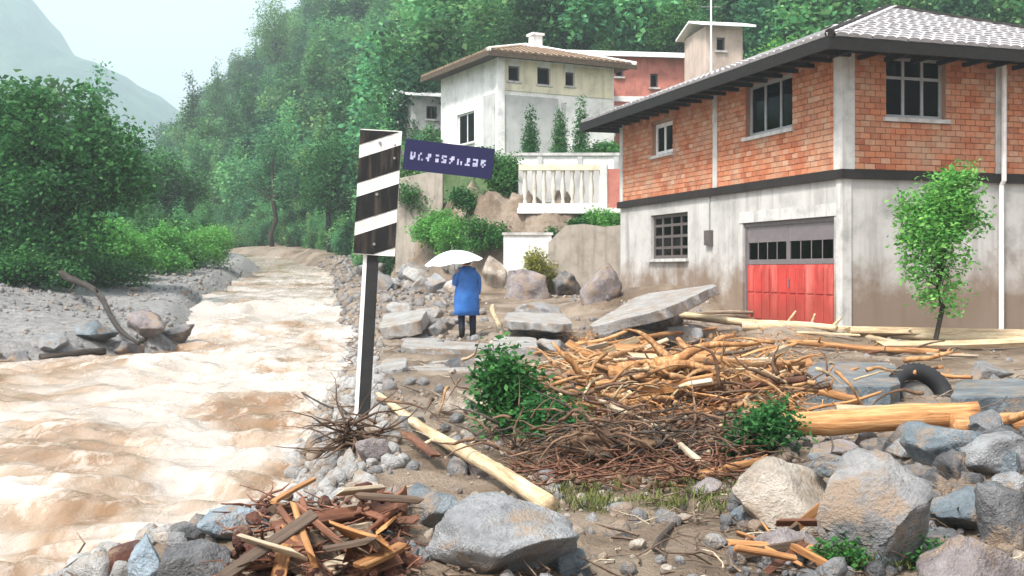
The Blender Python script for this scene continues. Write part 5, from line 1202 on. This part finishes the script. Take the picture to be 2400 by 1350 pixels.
obj('body', skin('body', body_v, body_e, body_r), M['skin'], pe)
hv = [(-.17, .16, 1.2), (-.15, .21, 1.23), (.25, .04, .87), (.25, .06, .79)]
def hand(c, d, side, curl):
    c, d = Vector(c), Vector(d).normalized(); s = Vector((side, 0, 0)); up = d.cross(s).normalized(); vs = [c, c + d * .05]; es = [(0, 1)]; rd = [(.028, .016), (.034, .016)]
    for k, l in enumerate((.062, .072, .068, .052)):
        b_ = c + d * .07 + s * (k - 1.5) * .019; i = len(vs); vs += [b_, b_ + d * l * .5 + up * curl * .4 * l, b_ + d * l * .75 + up * curl * l]; es += [(1, i), (i, i + 1), (i + 1, i + 2)]; rd += [.009, .0085, .0075]
    i = len(vs); b_ = c + d * .02 - s * .03; vs += [b_, b_ - s * .025 + d * .03 + up * curl * .02, b_ - s * .02 + d * .055 + up * curl * .03]; es += [(0, i), (i, i + 1), (i + 1, i + 2)]; rd += [.011, .01, .008]
    return skin('hand', [tuple(v) for v in vs], es, rd, 1)
obj('hand', hand((-.165, .17, 1.205), (.1, .5, .35), 1, 1.1), M['skin'], pe); obj('hand', hand((.25, .045, .855), (0, .15, -1), 1, .3), M['skin'], pe)
leg_v = [body_v[i] for i in (0, 6, 7, 8, 10, 11, 12)]; obj('trousers', skin('trousers', leg_v, [(0, 1), (1, 2), (2, 3), (0, 4), (4, 5), (5, 6)], [(.14, .1), .09, .078, .066, .09, .078, .066]), M['trousers'], pe)
for s, (ax, ay) in ((-1, (-.11, -.01)), (1, (.12, -.04))):
    obj('boot', skin('boot', [(ax, ay, .3), (ax, ay, .1), (ax, ay + .06, .05), (ax + .01 * s, ay + .17, .04)], [(0, 1), (1, 2), (2, 3)], [.072, .064, (.06, .05), (.048, .036)]), M['black'], pe)
# raincoat: flared skirt ring-lofted, with sleeves and hood
mb = MB(); rings = [(.28, .2, .5, .0), (.27, .19, .62, 0), (.27, .215, .8, 0), (.25, .2, 1.0, 0), (.225, .175, 1.12, 0), (.225, .165, 1.28, 0), (.22, .14, 1.38, 0), (.15, .11, 1.46, .01), (.085, .08, 1.5, .015)]
n = 28; vs = []; fs = []
for j, (rx2, ry2, z, yo) in enumerate(rings):
    for k in range(n):
        t = 2 * math.pi * k / n; fold = 1 + (.08 * math.sin(t * 6 + j * .5) * max(0, (1.0 - z)) * 1.8) + .025 * math.sin(t * 5 + z * 23)
        vs.append((rx2 * math.cos(t) * fold, yo + ry2 * math.sin(t) * fold, z))
for j in range(len(rings) - 1):
    for k in range(n): fs.append((j * n + k, j * n + (k + 1) % n, (j + 1) * n + (k + 1) % n, (j + 1) * n + k))
mb.add(vs, fs); coat = obj('raincoat', smooth(mb.mesh('raincoat')), M['coat'], pe); sd_ = coat.modifiers.new('cloth', 'SOLIDIFY'); sd_.thickness = .008
obj('sleeve', skin('sleeve', [(-.14, 0, 1.39), (-.21, 0, 1.37), (-.265, 0, 1.12), (-.185, .14, 1.185)], [(0, 1), (1, 2), (2, 3)], [.085, .085, .066, .055], root=1), M['coat'], coat)
obj('sleeve', skin('sleeve', [(.14, 0, 1.39), (.21, 0, 1.37), (.262, -.02, 1.12), (.258, .03, .9)], [(0, 1), (1, 2), (2, 3)], [.085, .085, .066, .056], root=1), M['coat'], coat)
v, f = ico(3); hvv = v * (.1, .118, .125) + (0, .02, 1.625); keepf = [fc for fc in f if not (hvv[fc].mean(0)[1] > .07 and hvv[fc].mean(0)[2] < 1.67)]
obj('hair', np_mesh('hair', hvv, np.array(keepf), True), M['hair'], pe)
fc_ = MB(); obj('face', skin('face', [(0, .115, 1.625), (0, .135, 1.605), (0, .11, 1.57)], [(0, 1), (1, 2)], [.012, .016, .018], 1), M['skin'], pe)
for s in (-1, 1): obj('ear', skin('ear', [(s * .088, .02, 1.645), (s * .097, .015, 1.62), (s * .088, .022, 1.595)], [(0, 1), (1, 2)], [.012, .016, .01], 1), M['skin'], pe)
# umbrella
Rz = Matrix.Rotation(R(25), 4, 'Z'); hp = FP + (Rz @ Vector((-.155, .2, 1.22)))
um = thing('umbrella', 'open white umbrella held over the person in the blue raincoat', 'umbrella', hp); um.rotation_euler = (R(4), R(-7), 0)
obj('shaft', MB().tube([(0, 0, -.12), (0, 0, .65)], .009, 8), M['steel'], um); obj('tip', MB().tube([(0, 0, .6), (0, 0, .72)], [.012, .005], 8), M['steel'], um)
obj('handle', MB().tube([(0, 0, -.1), (0, 0, -.22), (.015, 0, -.26), (.045, 0, -.275), (.07, 0, -.25), (.072, 0, -.22)], .014, 8), M['black'], um)
UR, UH = .6, .24
def dm(t, r): return UH * (1 - r ** 1.9) + .37
for k in range(8):
    V = []; nu, nr = 6, 8
    for j in range(nr + 1):
        r = j / nr
        for i in range(nu + 1):
            a = 2 * math.pi * (k + i / nu) / 8; sag = 1 - .07 * math.sin(math.pi * i / nu) * r ** 2; V.append((UR * r * sag * math.cos(a), UR * r * sag * math.sin(a), dm(0, r) - .025 * math.sin(math.pi * i / nu) * r))
    Fc = [(j * (nu + 1) + i, j * (nu + 1) + i + 1, (j + 1) * (nu + 1) + i + 1, (j + 1) * (nu + 1) + i) for j in range(nr) for i in range(nu)]
    obj('canopy_panel', smooth(MB().add(V, Fc).mesh('canopy_panel')), M['umbrella'], um)
    a = 2 * math.pi * k / 8; obj('rib', MB().tube([(UR * r * math.cos(a), UR * r * math.sin(a), dm(0, r) - .012) for r in (.02, .25, .5, .75, 1.0)], .004, 5), M['steel'], um)

# ------------------------------------------------------------------ hazy air
hm = bpy.data.materials.new('haze_air'); hm.use_nodes = True; t = hm.node_tree; t.nodes.clear()
o_ = t.nodes.new('ShaderNodeOutputMaterial'); pv = t.nodes.new('ShaderNodeVolumePrincipled'); pv.inputs['Density'].default_value = .00085; pv.inputs['Color'].default_value = (.8, .92, 1, 1); pv.inputs['Anisotropy'].default_value = .2
t.links.new(pv.outputs[0], o_.inputs['Volume'])
hz_ = obj('haze', MB().box((-2700, -80, -60), (950, 1950, 560)), hm); tag(hz_, 'pale bluish haze filling the valley', 'haze', kind='stuff')
